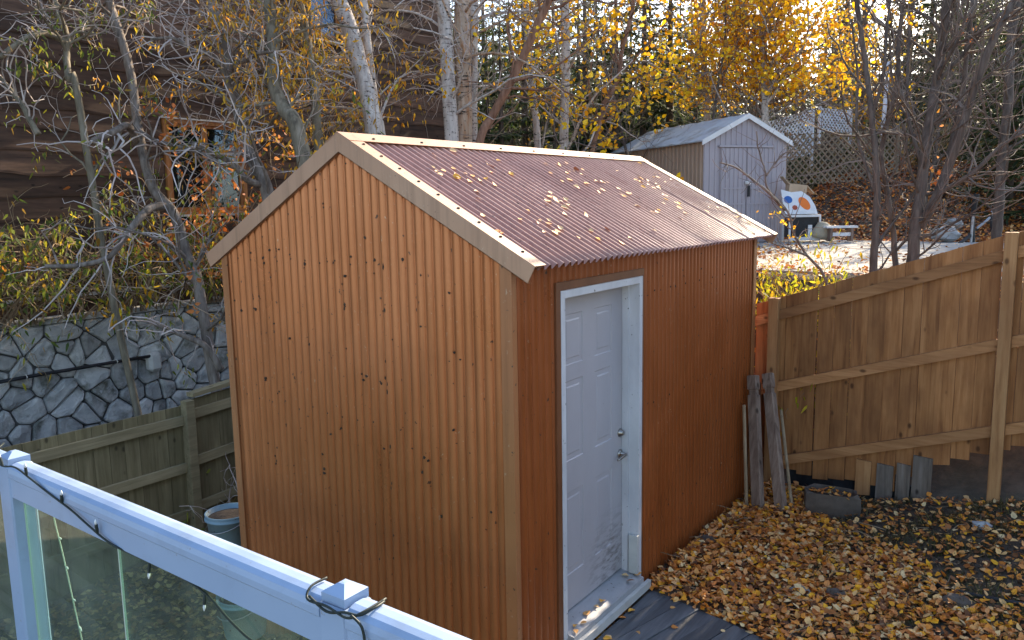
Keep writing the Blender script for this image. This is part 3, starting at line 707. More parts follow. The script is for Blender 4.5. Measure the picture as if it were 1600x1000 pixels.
for wi, (wa, wb, wc, wd) in enumerate(WIN):
    fm = MB(); t = .055
    fm.box((HX-.06, wa-t, wc-t), (HX+.05, wa, wd+t)); fm.box((HX-.06, wb, wc-t), (HX+.05, wb+t, wd+t))
    fm.box((HX-.06, wa, wd), (HX+.048, wb, wd+t)); fm.box((HX-.06, wa, wc-t), (HX+.06, wb, wc))
    wfr = fm.build('window', MT['winwood'] if wi == 0 else MT['siding'], house)
    hb = MB(); hb.box((HX-.05, wa-.09, wd+t+.002), (HX+.07, wb+.09, wd+t+.022)); hb.build('head_flashing', MT['flash'], wfr)
    sb = MB(); sb.box((HX-.05, wa-.08, wc-t-.03), (HX+.085, wb+.08, wc-t-.002)); sb.build('sill', MT['flash'], wfr)
    half = [(wa, (wa+wb)/2), ((wa+wb)/2, wb)] if wi == 0 else [(wa, wb)]
    for a, b in half:
        sm = MB(); t2 = .042
        for lo, hi in (((HX-.035,a+.002,wc+.002),(HX+.02,a+t2,wd-.002)),((HX-.035,b-t2,wc+.002),(HX+.02,b-.002,wd-.002)),((HX-.034,a+t2,wd-t2),(HX+.019,b-t2,wd-.002)),((HX-.034,a+t2,wc+.002),(HX+.019,b-t2,wc+t2))): sm.box(lo, hi)
        sm.build('sash', MT['winwood'], wfr)
        gm = MB(); gm.box((HX-.012,a+t2,wc+t2),(HX-.006,b-t2,wd-t2)); gm.build('pane', MT['window'], wfr)
        if wi == 0: continue
        cm = MB()
        nn = 12; span = (b - a) * (.16 if wi == 0 else .95); base = b - span if a == wa else a
        for i in range(nn + 1):
            yy = base + span * i / nn; xx = HX - .043 + .008 * math.sin(i * 1.9)
            cm.v += [V((xx, yy, wc)), V((xx, yy, wd))]
        for i in range(nn): cm.f.append((2*i, 2*i+2, 2*i+3, 2*i+1))
        cm.build('curtain', MT['curtain'], wfr)

# ------------------------------------------------------------------ white deck railing with glass
DK = .85
deck = thing('deck', (1, -4, DK), 'timber deck behind the white glass railing', 'deck')
for k in range(26):
    mb = MB(); ya = -2.33 - .146 * (k + 1); mb.box((-3.4, ya, DK - .03), (4.5, ya + .14, DK)); mb.build('deck_board', MT['deck'], deck)
mb = MB(); mb.box((-3.4, -2.328, DK - .26), (4.5, -2.29, DK + .004)); mb.build('rim_board', MT['deck'], deck)
mb = MB()
for xx in (-3.2, .6, 4.3):
    for yy in (-2.5, -6.0): mb.box((xx, yy, ground_z(xx, yy) - .1), (xx + .12, yy + .12, DK - .032))
mb.build('deck_post', MT['deck'], deck)
rail = thing('deck_railing', (.6, -2.4, DK), 'white vinyl deck railing with glass panels in the foreground', 'railing')
RTZ = 1.895; pxs = (-1.61, -.15, 1.31, 2.77)
def ry(x): return -2.372 - .034 * (x + .15)
for px_ in pxs:
    yc = ry(px_); mb = MB(); mb.bevbox((px_ - .036, yc - .036, DK), (px_ + .036, yc + .036, RTZ - .012), .005); po = mb.build('post', MT['vinyl'], rail)
    mb = MB(); w = .031
    for (zz, ww) in ((RTZ - .010, w), (RTZ + .008, w), (RTZ + .011, w - .004), (RTZ + .023, .008), (RTZ + .024, .003)):
        for sx, sy in ((-1,-1),(1,-1),(1,1),(-1,1)): mb.v.append(V((px_ + sx*ww, yc + sy*ww, zz)))
    for r in range(4): mb.f += [(r*4+i, r*4+(i+1)%4, r*4+4+(i+1)%4, r*4+4+i) for i in range(4)]
    mb.f += [(16,17,18,19), (3,2,1,0)]; mb.build('post_cap', MT['vinyl'], po)
prof = [(-.031,-.062),(.031,-.062),(.031,-.006),(.036,.0),(.036,.014),(.032,.026),(.023,.034),(.010,.038),(-.010,.038),(-.023,.034),(-.032,.026),(-.036,.014),(-.036,.0),(-.031,-.006)]
for a, b in zip(pxs[:-1], pxs[1:]):
    mb = MB(); a2, b2 = a + .0365, b - .0365
    mb.prism([V((a2, ry(a2) + p, RTZ - .042 + q)) for p, q in prof], V((b2 - a2, ry(b2) - ry(a2), 0))); mb.build('top_rail', MT['vinyl'], rail)
    mb = MB(); mb.hexa([V((x_, ry(x_) + d, z_)) for z_ in (DK + .06, DK + .11) for x_, d in ((a2,-.025),(b2,-.025),(b2,.025),(a2,.025))]); mb.build('bottom_rail', MT['vinyl'], rail)
    mid = a2 + (b2 - a2) * .40
    for u, w_ in ((a2 + .001, mid - .0025), (mid + .0025, b2 - .001)):
        mb = MB(); mb.hexa([V((x_, ry(x_) + d, z_)) for z_ in (DK + .112, RTZ - .102) for x_, d in ((u,-.003),(w_,-.003),(w_,.003),(u,.003))]); gp = mb.build('glass_panel', MT['glass'], rail)
        for ex in (u - .0015, w_ + .0005):
            mb = MB(); mb.hexa([V((x_, ry(x_) + d, z_)) for z_ in (DK + .112, RTZ - .102) for x_, d in ((ex,-.003),(ex+.001,-.003),(ex+.001,.003),(ex,.003))]); mb.build('glass_edge', MT['edge'], gp)
# string lights over the rail
sg = thing('string_light', (.5, -2.45, RTZ), 'dark green string of fairy lights wound along the white railing', 'string lights')
pts = []
def rp(x, dy, dz): return V((x, ry(x) + dy, RTZ + dz))
path = [(-.30,.03,.012),(-.20,-.055,.004),(-.15,-.056,.012),(-.09,-.055,.002),(-.04,-.042,.004),(.05,-.040,-.012),(.16,-.040,-.032),(.28,-.039,-.052),(.38,-.040,-.074),(.48,-.036,-.098),(.60,-.02,-.112),(.72,-.012,-.118),(.85,-.014,-.128),(.95,-.02,-.16),(1.03,-.012,-.19),(1.08,0,-.17)]
def spline(P, n=5):
    out = []
    for i in range(len(P) - 1):
        p0, p1, p2, p3 = P[max(i-1,0)], P[i], P[i+1], P[min(i+2,len(P)-1)]
        for k in range(n):
            t = k / n; out.append(.5 * ((2*p1) + (p2-p0)*t + (2*p0-5*p1+4*p2-p3)*t*t + (3*p1-p0-3*p2+p3)*t*t*t))
    out.append(P[-1]); return out
cp = spline([rp(*q) for q in path]); mb = MB(); mb.tube(cp, .0027, 6); cordo = mb.build('cord', MT['cord'], sg, True)
wr = []
for i in range(40):
    a = i * .55; wr.append(rp(1.31 - .07 + i * .0045, -.052 * math.cos(a) - .0, .010 + .022 * max(-1, math.sin(a)) - (.02 if math.sin(a) < 0 else 0)))
mb = MB(); mb.tube(spline([rp(1.235,.02,.002),rp(1.235,-.02,.001),rp(1.25,-.042,-.012),rp(1.31,-.046,-.006),rp(1.36,-.044,-.014),rp(1.385,-.03,-.004),rp(1.39,.03,.0)]), .0026, 6)
mb.tube(spline([rp(1.255,-.042,-.004),rp(1.31,-.047,-.016),rp(1.355,-.042,-.006),rp(1.385,-.034,-.006),rp(1.40,-.01,.002),rp(1.395,.02,.0)]), .0026, 6)
mb.tube(spline([rp(1.38,-.05,.0),rp(1.40,-.043,-.02),rp(1.405,-.042,-.06),rp(1.40,-.042,-.11),rp(1.41,-.03,-.2)]), .0026, 6); mb.build('cord', MT['cord'], sg, True)
for i in range(6, len(cp) - 2, 9):
    p = cp[i]; u = V((rnd.uniform(-.3,.3), -.1, rnd.choice((1, 1, -1)))).normalized()
    if i > 45: u = V((.1, -.2, -1)).normalized()
    mb = MB(); mb.tube([p, p + u * .012, p + u * .026], [.003, .0042, .004], 7); bo = mb.build('socket', MT['cord'], sg)
    mb = MB(); mb.tube([p + u * .026, p + u * .033, p + u * .040], [.003, .0034, .001], 7); mb.build('bulb', MT['bulb'], bo, True)
sg2 = thing('string_light', (0, -2.3, 1.4), 'pale strand of fairy lights hanging down behind the glass panel', 'string lights')
hp = spline([V(q) for q in ((-.045,-2.335,1.80),(-.03,-2.33,1.70),(.0,-2.33,1.60),(.03,-2.33,1.48),(.055,-2.33,1.38),(.085,-2.33,1.26),(.10,-2.33,1.1),(.11,-2.33,.95))])
mb = MB(); mb.tube(hp, .0022, 5); mb.build('cord', MT['palecord'], sg2, True)
for i in range(3, len(hp) - 1, 4):
    p = hp[i]; u = V((rnd.choice((-1, 1)), -.2, rnd.uniform(-.3, .3))).normalized()
    mb = MB(); mb.tube([p, p + u * .014, p + u * .03], [.0022, .0038, .001], 6); mb.build('bulb', MT['bulb'], sg2, True)

# ------------------------------------------------------------------ things standing about the yard
def lean_post(name, base, topp, w, d, mat, label, cat, notch=True):
    o = thing(name, base, label, cat); ax = (V(topp) - V(base)); Ln = ax.length; ax.normalize()
    sx = V((.93, -.35, 0)); sx = (sx - ax * sx.dot(ax)).normalized(); sy = ax.cross(sx)
    M = Matrix((sx, sy, ax)).transposed().to_4x4(); M.translation = V(base); mb = MB()
    if notch:
        mb.bevbox((-w/2, -d/2, 0), (w/2, d/2, Ln * .86), .006, M); mb.bevbox((-w*.34, -d*.42, Ln*.85), (w*.40, d*.42, Ln*.90), .006, M); mb.bevbox((-w/2, -d/2, Ln * .895), (w/2, d/2, Ln), .007, M)
    else: mb.bevbox((-w/2, -d/2, 0), (w/2, d/2, Ln), .004, M)
    me = mb.mesh('post', mat, V(base)); 
    return link(name, me), o
def lean(name, base, topp, w, d, mat, label, cat, notch=True):
    o2, o = lean_post(name, base, topp, w, d, mat, label, cat, notch)
    bpy.data.objects.remove(o); o2.location = V(base); o2.name = name; tag(o2, label, cat)
gz = lambda x, y: ground_z(x, y) - .02
lean('weathered_post', (.27, 3.30, -.14), (.085, 3.62, 1.05), .10, .06, MT['greywood'], 'grey weathered notched post leaning nearest the shed wall', 'wooden post')
lean('weathered_post', (.455, 3.36, -.13), (.185, 3.72, 1.06), .10, .06, MT['greywood'], 'grey weathered notched post leaning further from the shed wall', 'wooden post')
lean('wooden_stick', (.16, 3.32, -.14), (.05, 3.5, .80), .025, .022, MT['stick'], 'thin pale stick leaning in the corner beside the shed wall', 'stick', False)
lean('wooden_stick', (.53, 3.42, -.1), (.29, 3.80, .72), .022, .022, MT['stick'], 'thin tan stick leaning beside the outer grey post', 'stick', False)
lean('dark_board', (.14, 3.62, -.1), (.06, 3.80, .95), .09, .03, MT['jtrim'], 'dark board standing in shadow behind the grey leaning posts', 'board', False)
# stone trough filled with leaves
tr = thing('stone_trough', (.82, 3.56, 0), 'grey stone trough filled with fallen leaves under the fence', 'planter')
mb = MB(); c0 = V((.82, 3.56, ground_z(.82, 3.56) - .01)); n = 12; rings = [(1.0, 0), (1.08, .10), (1.06, .20), (.93, .215), (.86, .17), (.5, .16)]
base = [(1.0 + .13 * math.sin(3.1 * k) + rnd.uniform(-.12, .12)) for k in range(n)]
for s, zz in rings:
    for k in range(n):
        a = 6.2832 * k / n; r = base[k] * s
        mb.v.append(c0 + Matrix.Rotation(.25, 3, 'Z') @ V((.20 * r * (abs(math.cos(a))**.6) * (1 if math.cos(a) > 0 else -1), .12 * r * (abs(math.sin(a))**.6) * (1 if math.sin(a) > 0 else -1), zz + rnd.uniform(-.018, .018))))
for r in range(5): mb.f += [(r*n+i, r*n+(i+1)%n, r*n+n+(i+1)%n, r*n+n+i) for i in range(n)]
mb.f.append(tuple(5*n+i for i in range(n))); mb.build('trough', MT['planter'], tr)
ctr = np.array([(.82 + rnd.uniform(-.15,.15), 3.56 + rnd.uniform(-.08,.08), c0.z + .18 + rnd.uniform(0,.03)) for _ in range(46)])
tag(leaves('leaf_fill', ctr, (.035,.06), MT['litter'], 'flat', .78, False, tr, curl=.5), kind='stuff')
# rocks
def rock(c, s, label, mat, seed, flat=.6):
    mb = MB(); n1, n2 = 9, 6
    for j in range(n2 + 1):
        th = math.pi * j / n2
        for i in range(n1):
            ph = 6.2832 * i / n1; d = V((math.sin(th)*math.cos(ph), math.sin(th)*math.sin(ph), math.cos(th)))
            mb.v.append(d * (1 + .35 * mnoise.noise(d * 1.4 + V((seed, 0, 0)))))
    mb.v = [V((p.x * s[0], p.y * s[1], p.z * s[2])) for p in mb.v]
    for j in range(n2):
        for i in range(n1): mb.f.append((j*n1+i, j*n1+n1+i, j*n1+n1+(i+1)%n1, j*n1+(i+1)%n1))
    o = mb.build('rock', mat, local=True); o.location = V(c); tag(o, label, 'rock'); return o
MT['rockm'] = MT['planter']
rock((1.22, 1.98, ground_z(1.22,1.98)+.02), (.07,.05,.04), 'small dark rock among leaves near the right foreground', MT['planter'], 1)
rock((1.93, 2.12, ground_z(1.93,2.12)+.02), (.10,.07,.05), 'dark rock in grass at the lower right', MT['planter'], 2)
rock((1.95, 3.35, ground_z(1.95,3.35)+.02), (.08,.05,.03), 'flat bluish stone on the bare soil below the fence post', MT['stone'], 3)
rock((1.0, 1.95, ground_z(1.0,1.95)+.015), (.07,.05,.025), 'blue grey stone lying in the middle of the leaves', MT['stone'], 4)
rock((.14, 2.45, ground_z(.14,2.45)+.0), (.08,.06,.04), 'dark lump of soil against the foot of the shed wall', MT['planter'], 5)
# black hose on the soil
hz = [(1.02,3.1),(1.12,2.95),(1.22,2.75),(1.36,2.6),(1.48,2.46),(1.62,2.38),(1.78,2.33),(2.0,2.25),(2.3,2.2)]
mb = MB(); mb.tube(spline([V((x_, y_, ground_z(x_, y_) + .018)) for x_, y_ in hz]), .014, 7); tag(mb.build('garden_hose', MT['black'], smooth=True), 'black hose half buried across the leaves and bare soil', 'hose')
# blue bucket by the left corner of the shed and a second one nearer
def bucket(c, r, h, label, filled=True):
    o = thing('bucket', c, label, 'bucket'); mb = MB()
    mb.lathe(c, [(.001,0),(r*.78,0),(r*.80,.01),(r*.97,h*.86),(r*1.06,h*.865),(r*1.06,h*.90),(r,h*.905),(r*1.02,h*.96),(r*1.05,h),(r*.98,h),(r*.76,.02),(.001,.02)], 26); mb.build('pail', MT['bucket'], o, True)
    mb = MB(); mb.lathe(c, [(.001,h*.93),(r*.6,h*.92),(r*.955,h*.88)], 20); mb.build('soil_fill', MT['soil'], o)
    mb = MB(); hp_ = [V(c) + V((r*1.07*math.cos(a), r*1.07*math.sin(a), h*.86 - .12*math.sin(a*.5)*0 - .07*abs(math.sin(a)))) for a in np.linspace(-1.9, 1.2, 14)]
    mb.tube(hp_, .004, 5); mb.build('handle', MT['greymetal'], o, True)
    return o
bc = at(362, 862, 6.42); bucket((bc.x, bc.y, bc.z), .175, .34, 'light blue bucket of soil and leaves at the left shed corner')
bc2 = at(384, 985, 5.25); bucket((bc2.x, bc2.y, bc2.z - .02), .16, .28, 'second light blue pail seen through the railing glass')
bc3 = at(349, 925, 5.6); mb = MB(); mb.bevbox((-.09,-.05,0),(.09,.05,.07),.006, Matrix.Translation(bc3 + V((0,0,-.02))) @ Matrix.Rotation(.5,4,'Z'))
tag(mb.build('wood_block', MT['cedar_rail']), 'brown block of wood on the leaves behind the railing glass', 'wood block')

# ------------------------------------------------------------------ grey shed up the slope and the junk beside it
gA = V((-2.11, 11.83, 1.80)); gu = V((-.57, -.82, 0)); gw = 1.78; gl = V((-.82, .57, 0)); GLN = 3.4
gs = thing('garden_shed', gA + gu * (gw/2), 'small grey metal shed with double doors and pale metal roof', 'shed')
GE, GR = 1.86, 2.30
def gp(u, l, z): return gA + gu * u + gl * l + V((0, 0, z))
def ribbed(fn, n, amp, name, mat):
    mb = MB()
    for i in range(n + 1):
        for k in range(2):
            pass
    return mb
def gwall(a, b, z0, z1, outw, name, mat, nr):       # box-ribbed panel from a to b (functions of t), tops given per t
    mb = MB(); prof_ = [(0,0),(.42,0),(.5,.014),(.86,.014),(.94,0)]
    ts = [((i + p) / nr, d) for i in range(nr) for p, d in prof_] + [(1, 0)]
    for t, d in ts:
        p = a.lerp(b, t) + outw * d; mb.v += [p + V((0,0,z0)), p + V((0,0,z1(t)))]
    for i in range(len(ts) - 1): mb.f.append((2*i, 2*i+2, 2*i+3, 2*i+1))
    return mb
fo = -gl
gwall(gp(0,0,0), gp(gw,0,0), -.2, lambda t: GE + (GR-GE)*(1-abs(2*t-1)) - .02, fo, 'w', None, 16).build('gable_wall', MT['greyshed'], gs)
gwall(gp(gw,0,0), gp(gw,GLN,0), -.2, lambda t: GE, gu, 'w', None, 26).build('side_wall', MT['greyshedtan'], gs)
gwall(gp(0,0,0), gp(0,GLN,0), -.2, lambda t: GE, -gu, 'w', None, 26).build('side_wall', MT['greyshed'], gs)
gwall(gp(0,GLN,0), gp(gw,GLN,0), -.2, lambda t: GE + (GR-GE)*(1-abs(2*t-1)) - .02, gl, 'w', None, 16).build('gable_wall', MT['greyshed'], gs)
for sd in (0, 1):
    mb = MB(); u0, u1 = (gw/2, gw + .07) if sd else (gw/2, -.07); z1 = GR - (GR-GE)/(gw/2)*(gw/2+.07); n = 24
    for i in range(n + 1):
        l = -.06 + (GLN + .12) * i / n; dz = .012 if i % 3 == 1 else 0
        mb.v += [gp(u0, l, GR + .02 + dz), gp(u1, l, z1 + .02 + dz), gp(u1, l, z1 - .0)]
    for i in range(n): mb.f += [(3*i,3*i+3,3*i+4,3*i+1),(3*i+1,3*i+4,3*i+5,3*i+2)]
    mb.build('roof', MT['shedroof'], gs)
    mb = MB(); e0, e1 = gp(u0,-.075,GR+.03), gp(u1,-.075,z1+.03)
    mb.hexa([e0-V((0,0,.09)), e1-V((0,0,.09)), e1-V((0,0,.09))+gl*.02, e0-V((0,0,.09))+gl*.02, e0, e1, e1+gl*.02, e0+gl*.02]); mb.build('rake_trim', MT['white'], gs)
for a, b in ((.34, gw/2 - .006), (gw/2 + .006, gw - .34)):
    mb = gwall(gp(a,-.03,0), gp(b,-.03,0), .04, lambda t: 1.72, fo, 'd', None, 6); 
    dr = mb.build('door', MT['greyshed'], gs)
    for zc in (.72, 1.0):
        hb = MB(); p = gp(a+.03,-.052,zc); q = gp(b-.03,-.052,zc); hb.hexa([p, q, q+gl*.02, p+gl*.02, p+V((0,0,.025)), q+V((0,0,.025)), q+gl*.02+V((0,0,.025)), p+gl*.02+V((0,0,.025))]); hb.build('door_brace', MT['greyshed'], dr)
mb = MB(); p = gp(.3,-.05,1.735); q = gp(gw-.3,-.05,1.735); mb.hexa([p,q,q+gl*.05,p+gl*.05,p+V((0,0,.035)),q+V((0,0,.035)),q+gl*.05+V((0,0,.035)),p+gl*.05+V((0,0,.035))]); mb.build('door_track', MT['greyshed'], gs)
mb = MB(); p = gp(gw/2-.03,-.085,.86); mb.hexa([p+gu*-.02,p+gu*.02,p+gu*.02+gl*.03,p+gu*-.02+gl*.03]+[v_+V((0,0,.2)) for v_ in (p+gu*-.02,p+gu*.02,p+gu*.02+gl*.03,p+gu*-.02+gl*.03)]); mb.build('door_handle', MT['black'], gs)
mb = MB(); p = gp(gw/2,-.085,1.08); mb.bevbox((-.05,-.03,0),(.05,.03,.06),.01,Matrix.Translation(p)); mb.build('lock_hood', MT['white'], gs)

# junk beside the grey shed (frame: r to the right in view, f away)
rr = V((.818,.574,0)); ff = V((-.577,.817,0))
def frame_at(px, py, d): p = at(px, py, d); M = Matrix((rr, ff, V((0,0,1)))).transposed().to_4x4(); M.translation = p; return M
Mj = frame_at(1251, 374, 14.4)
jt = thing('storage_crate', Mj.translation, 'white framed dark crate standing beside the grey shed', 'crate')
mb = MB(); mb.box((-.25,-.15,.04),(.25,.15,.40),Mj); mb.build('crate_body', MT['black'], jt)
mb = MB()
for xx in (-.28,.25):
    mb.box((xx,-.19,-.02),(xx+.03,-.16,.44),Mj); mb.box((xx,-.16,.40),(xx+.03,.16,.44),Mj); mb.box((xx,.16,-.02),(xx+.03,.19,.44),Mj)
mb.box((-.25,-.19,-.01),(.25,-.16,.05),Mj); mb.box((-.25,-.19,.40),(.25,-.16,.44),Mj); mb.box((.06,-.185,.05),(.13,-.165,.26),Mj); mb.build('crate_frame', MT['white'], jt)
sgn = thing('game_board', (Mj @ V((0,0,.45))), 'white board with an orange oval and a blue ball mark leaning on the crate', 'board')
Mb = Mj @ Matrix.Translation(V((0,.0,.45))) @ Matrix.Rotation(R_(-28), 4, 'X')
mb = MB(); mb.prism([Mb @ V(q) for q in ((-.30,0,0),(.29,0,0),(.27,0,.16),(.20,0,.34),(.06,0,.46),(-.12,0,.44),(-.30,0,.50))], (Mb.to_3x3() @ V((0,.02,0)))); mb.build('board_panel', MT['white'], sgn)
def disc(mb, M, cx, cz, rx, rz, rot=0, n=18, y=-.003):
    mb.v += []; b = len(mb.v)
    pts = [M @ V((cx + rx*math.cos(a)*math.cos(rot) - rz*math.sin(a)*math.sin(rot), y, cz + rx*math.cos(a)*math.sin(rot) + rz*math.sin(a)*math.cos(rot))) for a in np.linspace(0, 6.2832, n, endpoint=False)]
    mb.add(pts, [tuple(range(n))])
mb = MB(); disc(mb, Mb, .08, .21, .085, .14, .5); mb.build('orange_oval', MT['orange'], sgn)
mb = MB(); disc(mb, Mb, -.20, .29, .075, .075); mb.build('blue_ball', MT['blue'], sgn)
mb = MB(); disc(mb, Mb, -.10, .13, .05, .05, 0, 8); mb.build('red_mark', MT['redbrown'], sgn)
cb = thing('cardboard_box', Mj @ V((0,.3,.75)), 'open pale cardboard box propped behind the white game board', 'box')
mb = MB(); Mc = Mj @ Matrix.Translation(V((-.03,.32,.62))) @ Matrix.Rotation(.12,4,'Y'); mb.box((-.16,-.1,0),(.16,.1,.36),Mc); mb.build('carton', MT['card'], cb)
mb = MB(); mb.hexa([Mc @ V(q) for q in ((.162,-.1,.34),(.30,-.1,.22),(.30,.1,.22),(.162,.1,.34),(.165,-.1,.355),(.31,-.1,.235),(.31,.1,.235),(.165,.1,.355))]); mb.hexa([Mc @ V(q) for q in ((-.30,-.1,.46),(-.162,-.1,.34),(-.162,.1,.34),(-.30,.1,.46),(-.30,-.1,.475),(-.162,-.1,.355),(-.162,.1,.355),(-.30,.1,.475))]); mb.build('flap', MT['card'], cb)
Mg = frame_at(1281, 373, 14.2); mb = MB(); mb.lathe((0,0,0), [(.001,0),(.14,0),(.17,.06),(.15,.18),(.11,.27),(.04,.3),(.001,.3)], 14)
mb.v = [Mg @ (Matrix.Rotation(.25,3,'Y') @ V((p.x*(1+.15*mnoise.noise(p*8)), p.y, p.z))) for p in mb.v]; tag(mb.build('canvas_sack', MT['canvas'], smooth=True), 'tan canvas sack slumped against the white framed crate', 'sack')
Mh = frame_at(1312, 374, 14.0); bn = thing('bench', Mh.translation, 'low white plank bench on the pad beside the sack', 'bench')
mb = MB(); mb.box((-.27,-.1,.20),(.27,-.01,.235),Mh); mb.build('seat_plank', MT['white'], bn)
mb = MB(); mb.box((-.27,.01,.20),(.27,.1,.235),Mh); mb.build('seat_plank', MT['white'], bn)
for xx in (-.20,.16): mb = MB(); mb.box((xx,-.09,-.03),(xx+.04,.09,.198),Mh); mb.build('leg', MT['greywood'], bn)
mb = MB(); mb.box((-.16,-.07,.06),(.16,-.03,.12),Mh); mb.build('stretcher', MT['white'], bn)
# metal frame on the bank
Mf = frame_at(1530, 372, 13.2); mf = thing('metal_stand', Mf.translation, 'black tripod stand with a bent grey pipe on the leafy bank', 'stand')
T = lambda *q: [Mf @ V(p) for p in q]
mb = MB(); mb.tube(T((-.10,0,-.1),(-.12,.02,.35),(-.09,0,.72)), [.04,.035,.05], 8); mb.build('post', MT['black'], mf)
mb = MB(); mb.tube(T((-.10,0,.08),(-.38,-.1,-.08)), .03, 6); mb.build('leg', MT['black'], mf)
mb = MB(); mb.tube(T((.16,0,.38),(.24,0,-.06)), .028, 6); mb.build('leg', MT['black'], mf)
mb = MB(); mb.tube(T((-.15,-.03,-.1),(-.14,-.03,.36)), .02, 6); mb.build('leg', MT['greymetal'], mf)
mb = MB(); mb.tube(T((-.05,0,.16),(.10,0,.28),(.20,0,.38),(.21,0,.42)), .022, 6); mb.tube(T((.17,0,.42),(.22,0,.47),(.26,0,.42),(.22,0,.38)), .018, 6); mb.build('bent_pipe', MT['greymetal'], mf)
p = at(1478, 366, 13.4); rock((p.x, p.y, p.z), (.22,.16,.13), 'blue grey boulder on the leafy bank beside the metal stand', MT['stone'], 7)
p = at(1490, 350, 13.9); rock((p.x, p.y, p.z), (.15,.14,.10), 'smaller blue grey boulder behind the first on the bank', MT['stone'], 8)

# ------------------------------------------------------------------ lattice screens and pole up the slope
def lattice(name, p0, p1, h, cell, sw_, mat, label, frame=True):
    o = thing(name, p0, label, 'lattice fence'); p0 = V(p0); p1 = V(p1); d = (p1 - p0); Ln = d.length; e = d.normalized(); nrm = e.cross(V((0,0,1))).normalized()
    P = lambda s, z, y: p0 + e * s + V((0,0,z)) + nrm * y
    mb = MB(); n = int((Ln + h) / cell) + 1; hw = sw_ / 2
    for sgn_, yo in ((1, 0), (-1, .009)):
        for i in range(n + 1):
            s0 = i * cell - (h if sgn_ > 0 else 0)
            # line from (s0,0) to (s0+sgn*h,h) clipped to 0..Ln
            t0, t1 = 0.0, h
            if sgn_ > 0: t0 = max(t0, -s0); t1 = min(t1, Ln - s0); f_ = lambda t: s0 + t
            else: t0 = max(t0, s0 - Ln); t1 = min(t1, s0); f_ = lambda t: s0 - t
            if t1 - t0 < .02: continue
            c = [P(f_(t0) - hw, t0, yo), P(f_(t0) + hw, t0, yo), P(f_(t1) + hw, t1, yo), P(f_(t1) - hw, t1, yo)]
            mb.prism(c, nrm * .008)
    lt = mb.build('lattice_slats', mat, o); tag(lt, kind='stuff')
    if frame:
        for s in (0, Ln):
            mb = MB(); a = P(s - .03, -.3, -.03); mb.hexa([a, a + e*.06, a + e*.06 + nrm*.06, a + nrm*.06] + [v_ + V((0,0,h + .34)) for v_ in (a, a + e*.06, a + e*.06 + nrm*.06, a + nrm*.06)]); mb.build('post', mat, o)
    return o
q0, q1 = at(1196, 262, 19.0), at(1268, 240, 19.6); lattice('lattice_screen', q0, q1, 1.05, .12, .045, MT['lattice'], 'white lattice screen on the slope, panel nearest the grey shed')
q0, q1 = at(1280, 205, 19.6), at(1328, 208, 20.2); lattice('lattice_screen', q0, q1, .55, .12, .045, MT['lattice'], 'short white lattice panel beside the taller white one')
q0, q1 = at(1226, 290, 18.4), at(1400, 280, 19.2); lattice('lattice_screen', q0, q1, 1.15, .17, .05, MT['lattan'], 'long brown wooden lattice fence above the leafy bank')
q0, q1 = at(1400, 262, 20.0), at(1462, 240, 20.8); lattice('lattice_screen', q0, q1, 1.0, .24, .06, MT['lattan'], 'open brown lattice panel at the right end of the lattice fence')
pa, pb = at(1380, 200, 20.5), at(1388, 96, 20.5); mb = MB(); mb.tube([pa - V((0,0,1.5)), pa, pb], [.055,.05,.045], 10); tag(mb.build('metal_pole', MT['lattice'], smooth=True), 'pale blue grey pole rising behind the brown lattice fence', 'pole')

# ------------------------------------------------------------------ trees: generators
def wander(p, d, L_, r0, r1, n, wob, rg, up=0.0, droop=0.0):
    pts, rs = [p.copy()], [r0]; d = d.normalized(); st = L_ / n
    for i in range(n):
        d = (d + V((rg.gauss(0, wob), rg.gauss(0, wob), rg.gauss(0, wob) + up - droop * i / n))).normalized()
        p = p + d * st; pts.append(p.copy()); rs.append(r0 + (r1 - r0) * (i + 1) / n)
    return pts, rs
def side_dir(t, rg, ang):
    u = t.orthogonal().normalized(); w = t.cross(u); a = rg.uniform(0, 6.2832)
    return (t * math.cos(ang) + (u * math.cos(a) + w * math.sin(a)) * math.sin(ang)).normalized()
def sprout(pts, rs, mbl, mbt, tips, rg, n, Lr, lvl, wob=.18, up=.05, droop=0, ang=(.6,1.2), t0=.25, nt=6, rmin=.004, keep=None):
    """limbs along a polyline; below level 1 they are twigs"""
    for _ in range(n):
        i = rg.randrange(max(1, int(len(pts) * t0)), len(pts)); p = pts[i]
        t = (pts[i] - pts[i-1]).normalized(); d = side_dir(t, rg, rg.uniform(*ang)); L_ = rg.uniform(*Lr)
        if keep and not keep(p, d): continue
        r0 = max(rmin, min(rs[i] * .55, .012 * L_ + .003)); q, s = wander(p, d, L_, r0, r0 * .35, nt, wob, rg, up, droop)
        (mbl if lvl > 1 else mbt).tube(q, s, 5 if lvl > 1 else 3, False)
        if lvl > 1: sprout(q, s, mbl, mbt, tips, rg, max(2, int(n * .36)), (Lr[0]*.5, Lr[1]*.6), lvl - 1, wob*1.15, up, droop, ang, .2, nt, rmin*.7)
        tips += q[len(q)//2:]
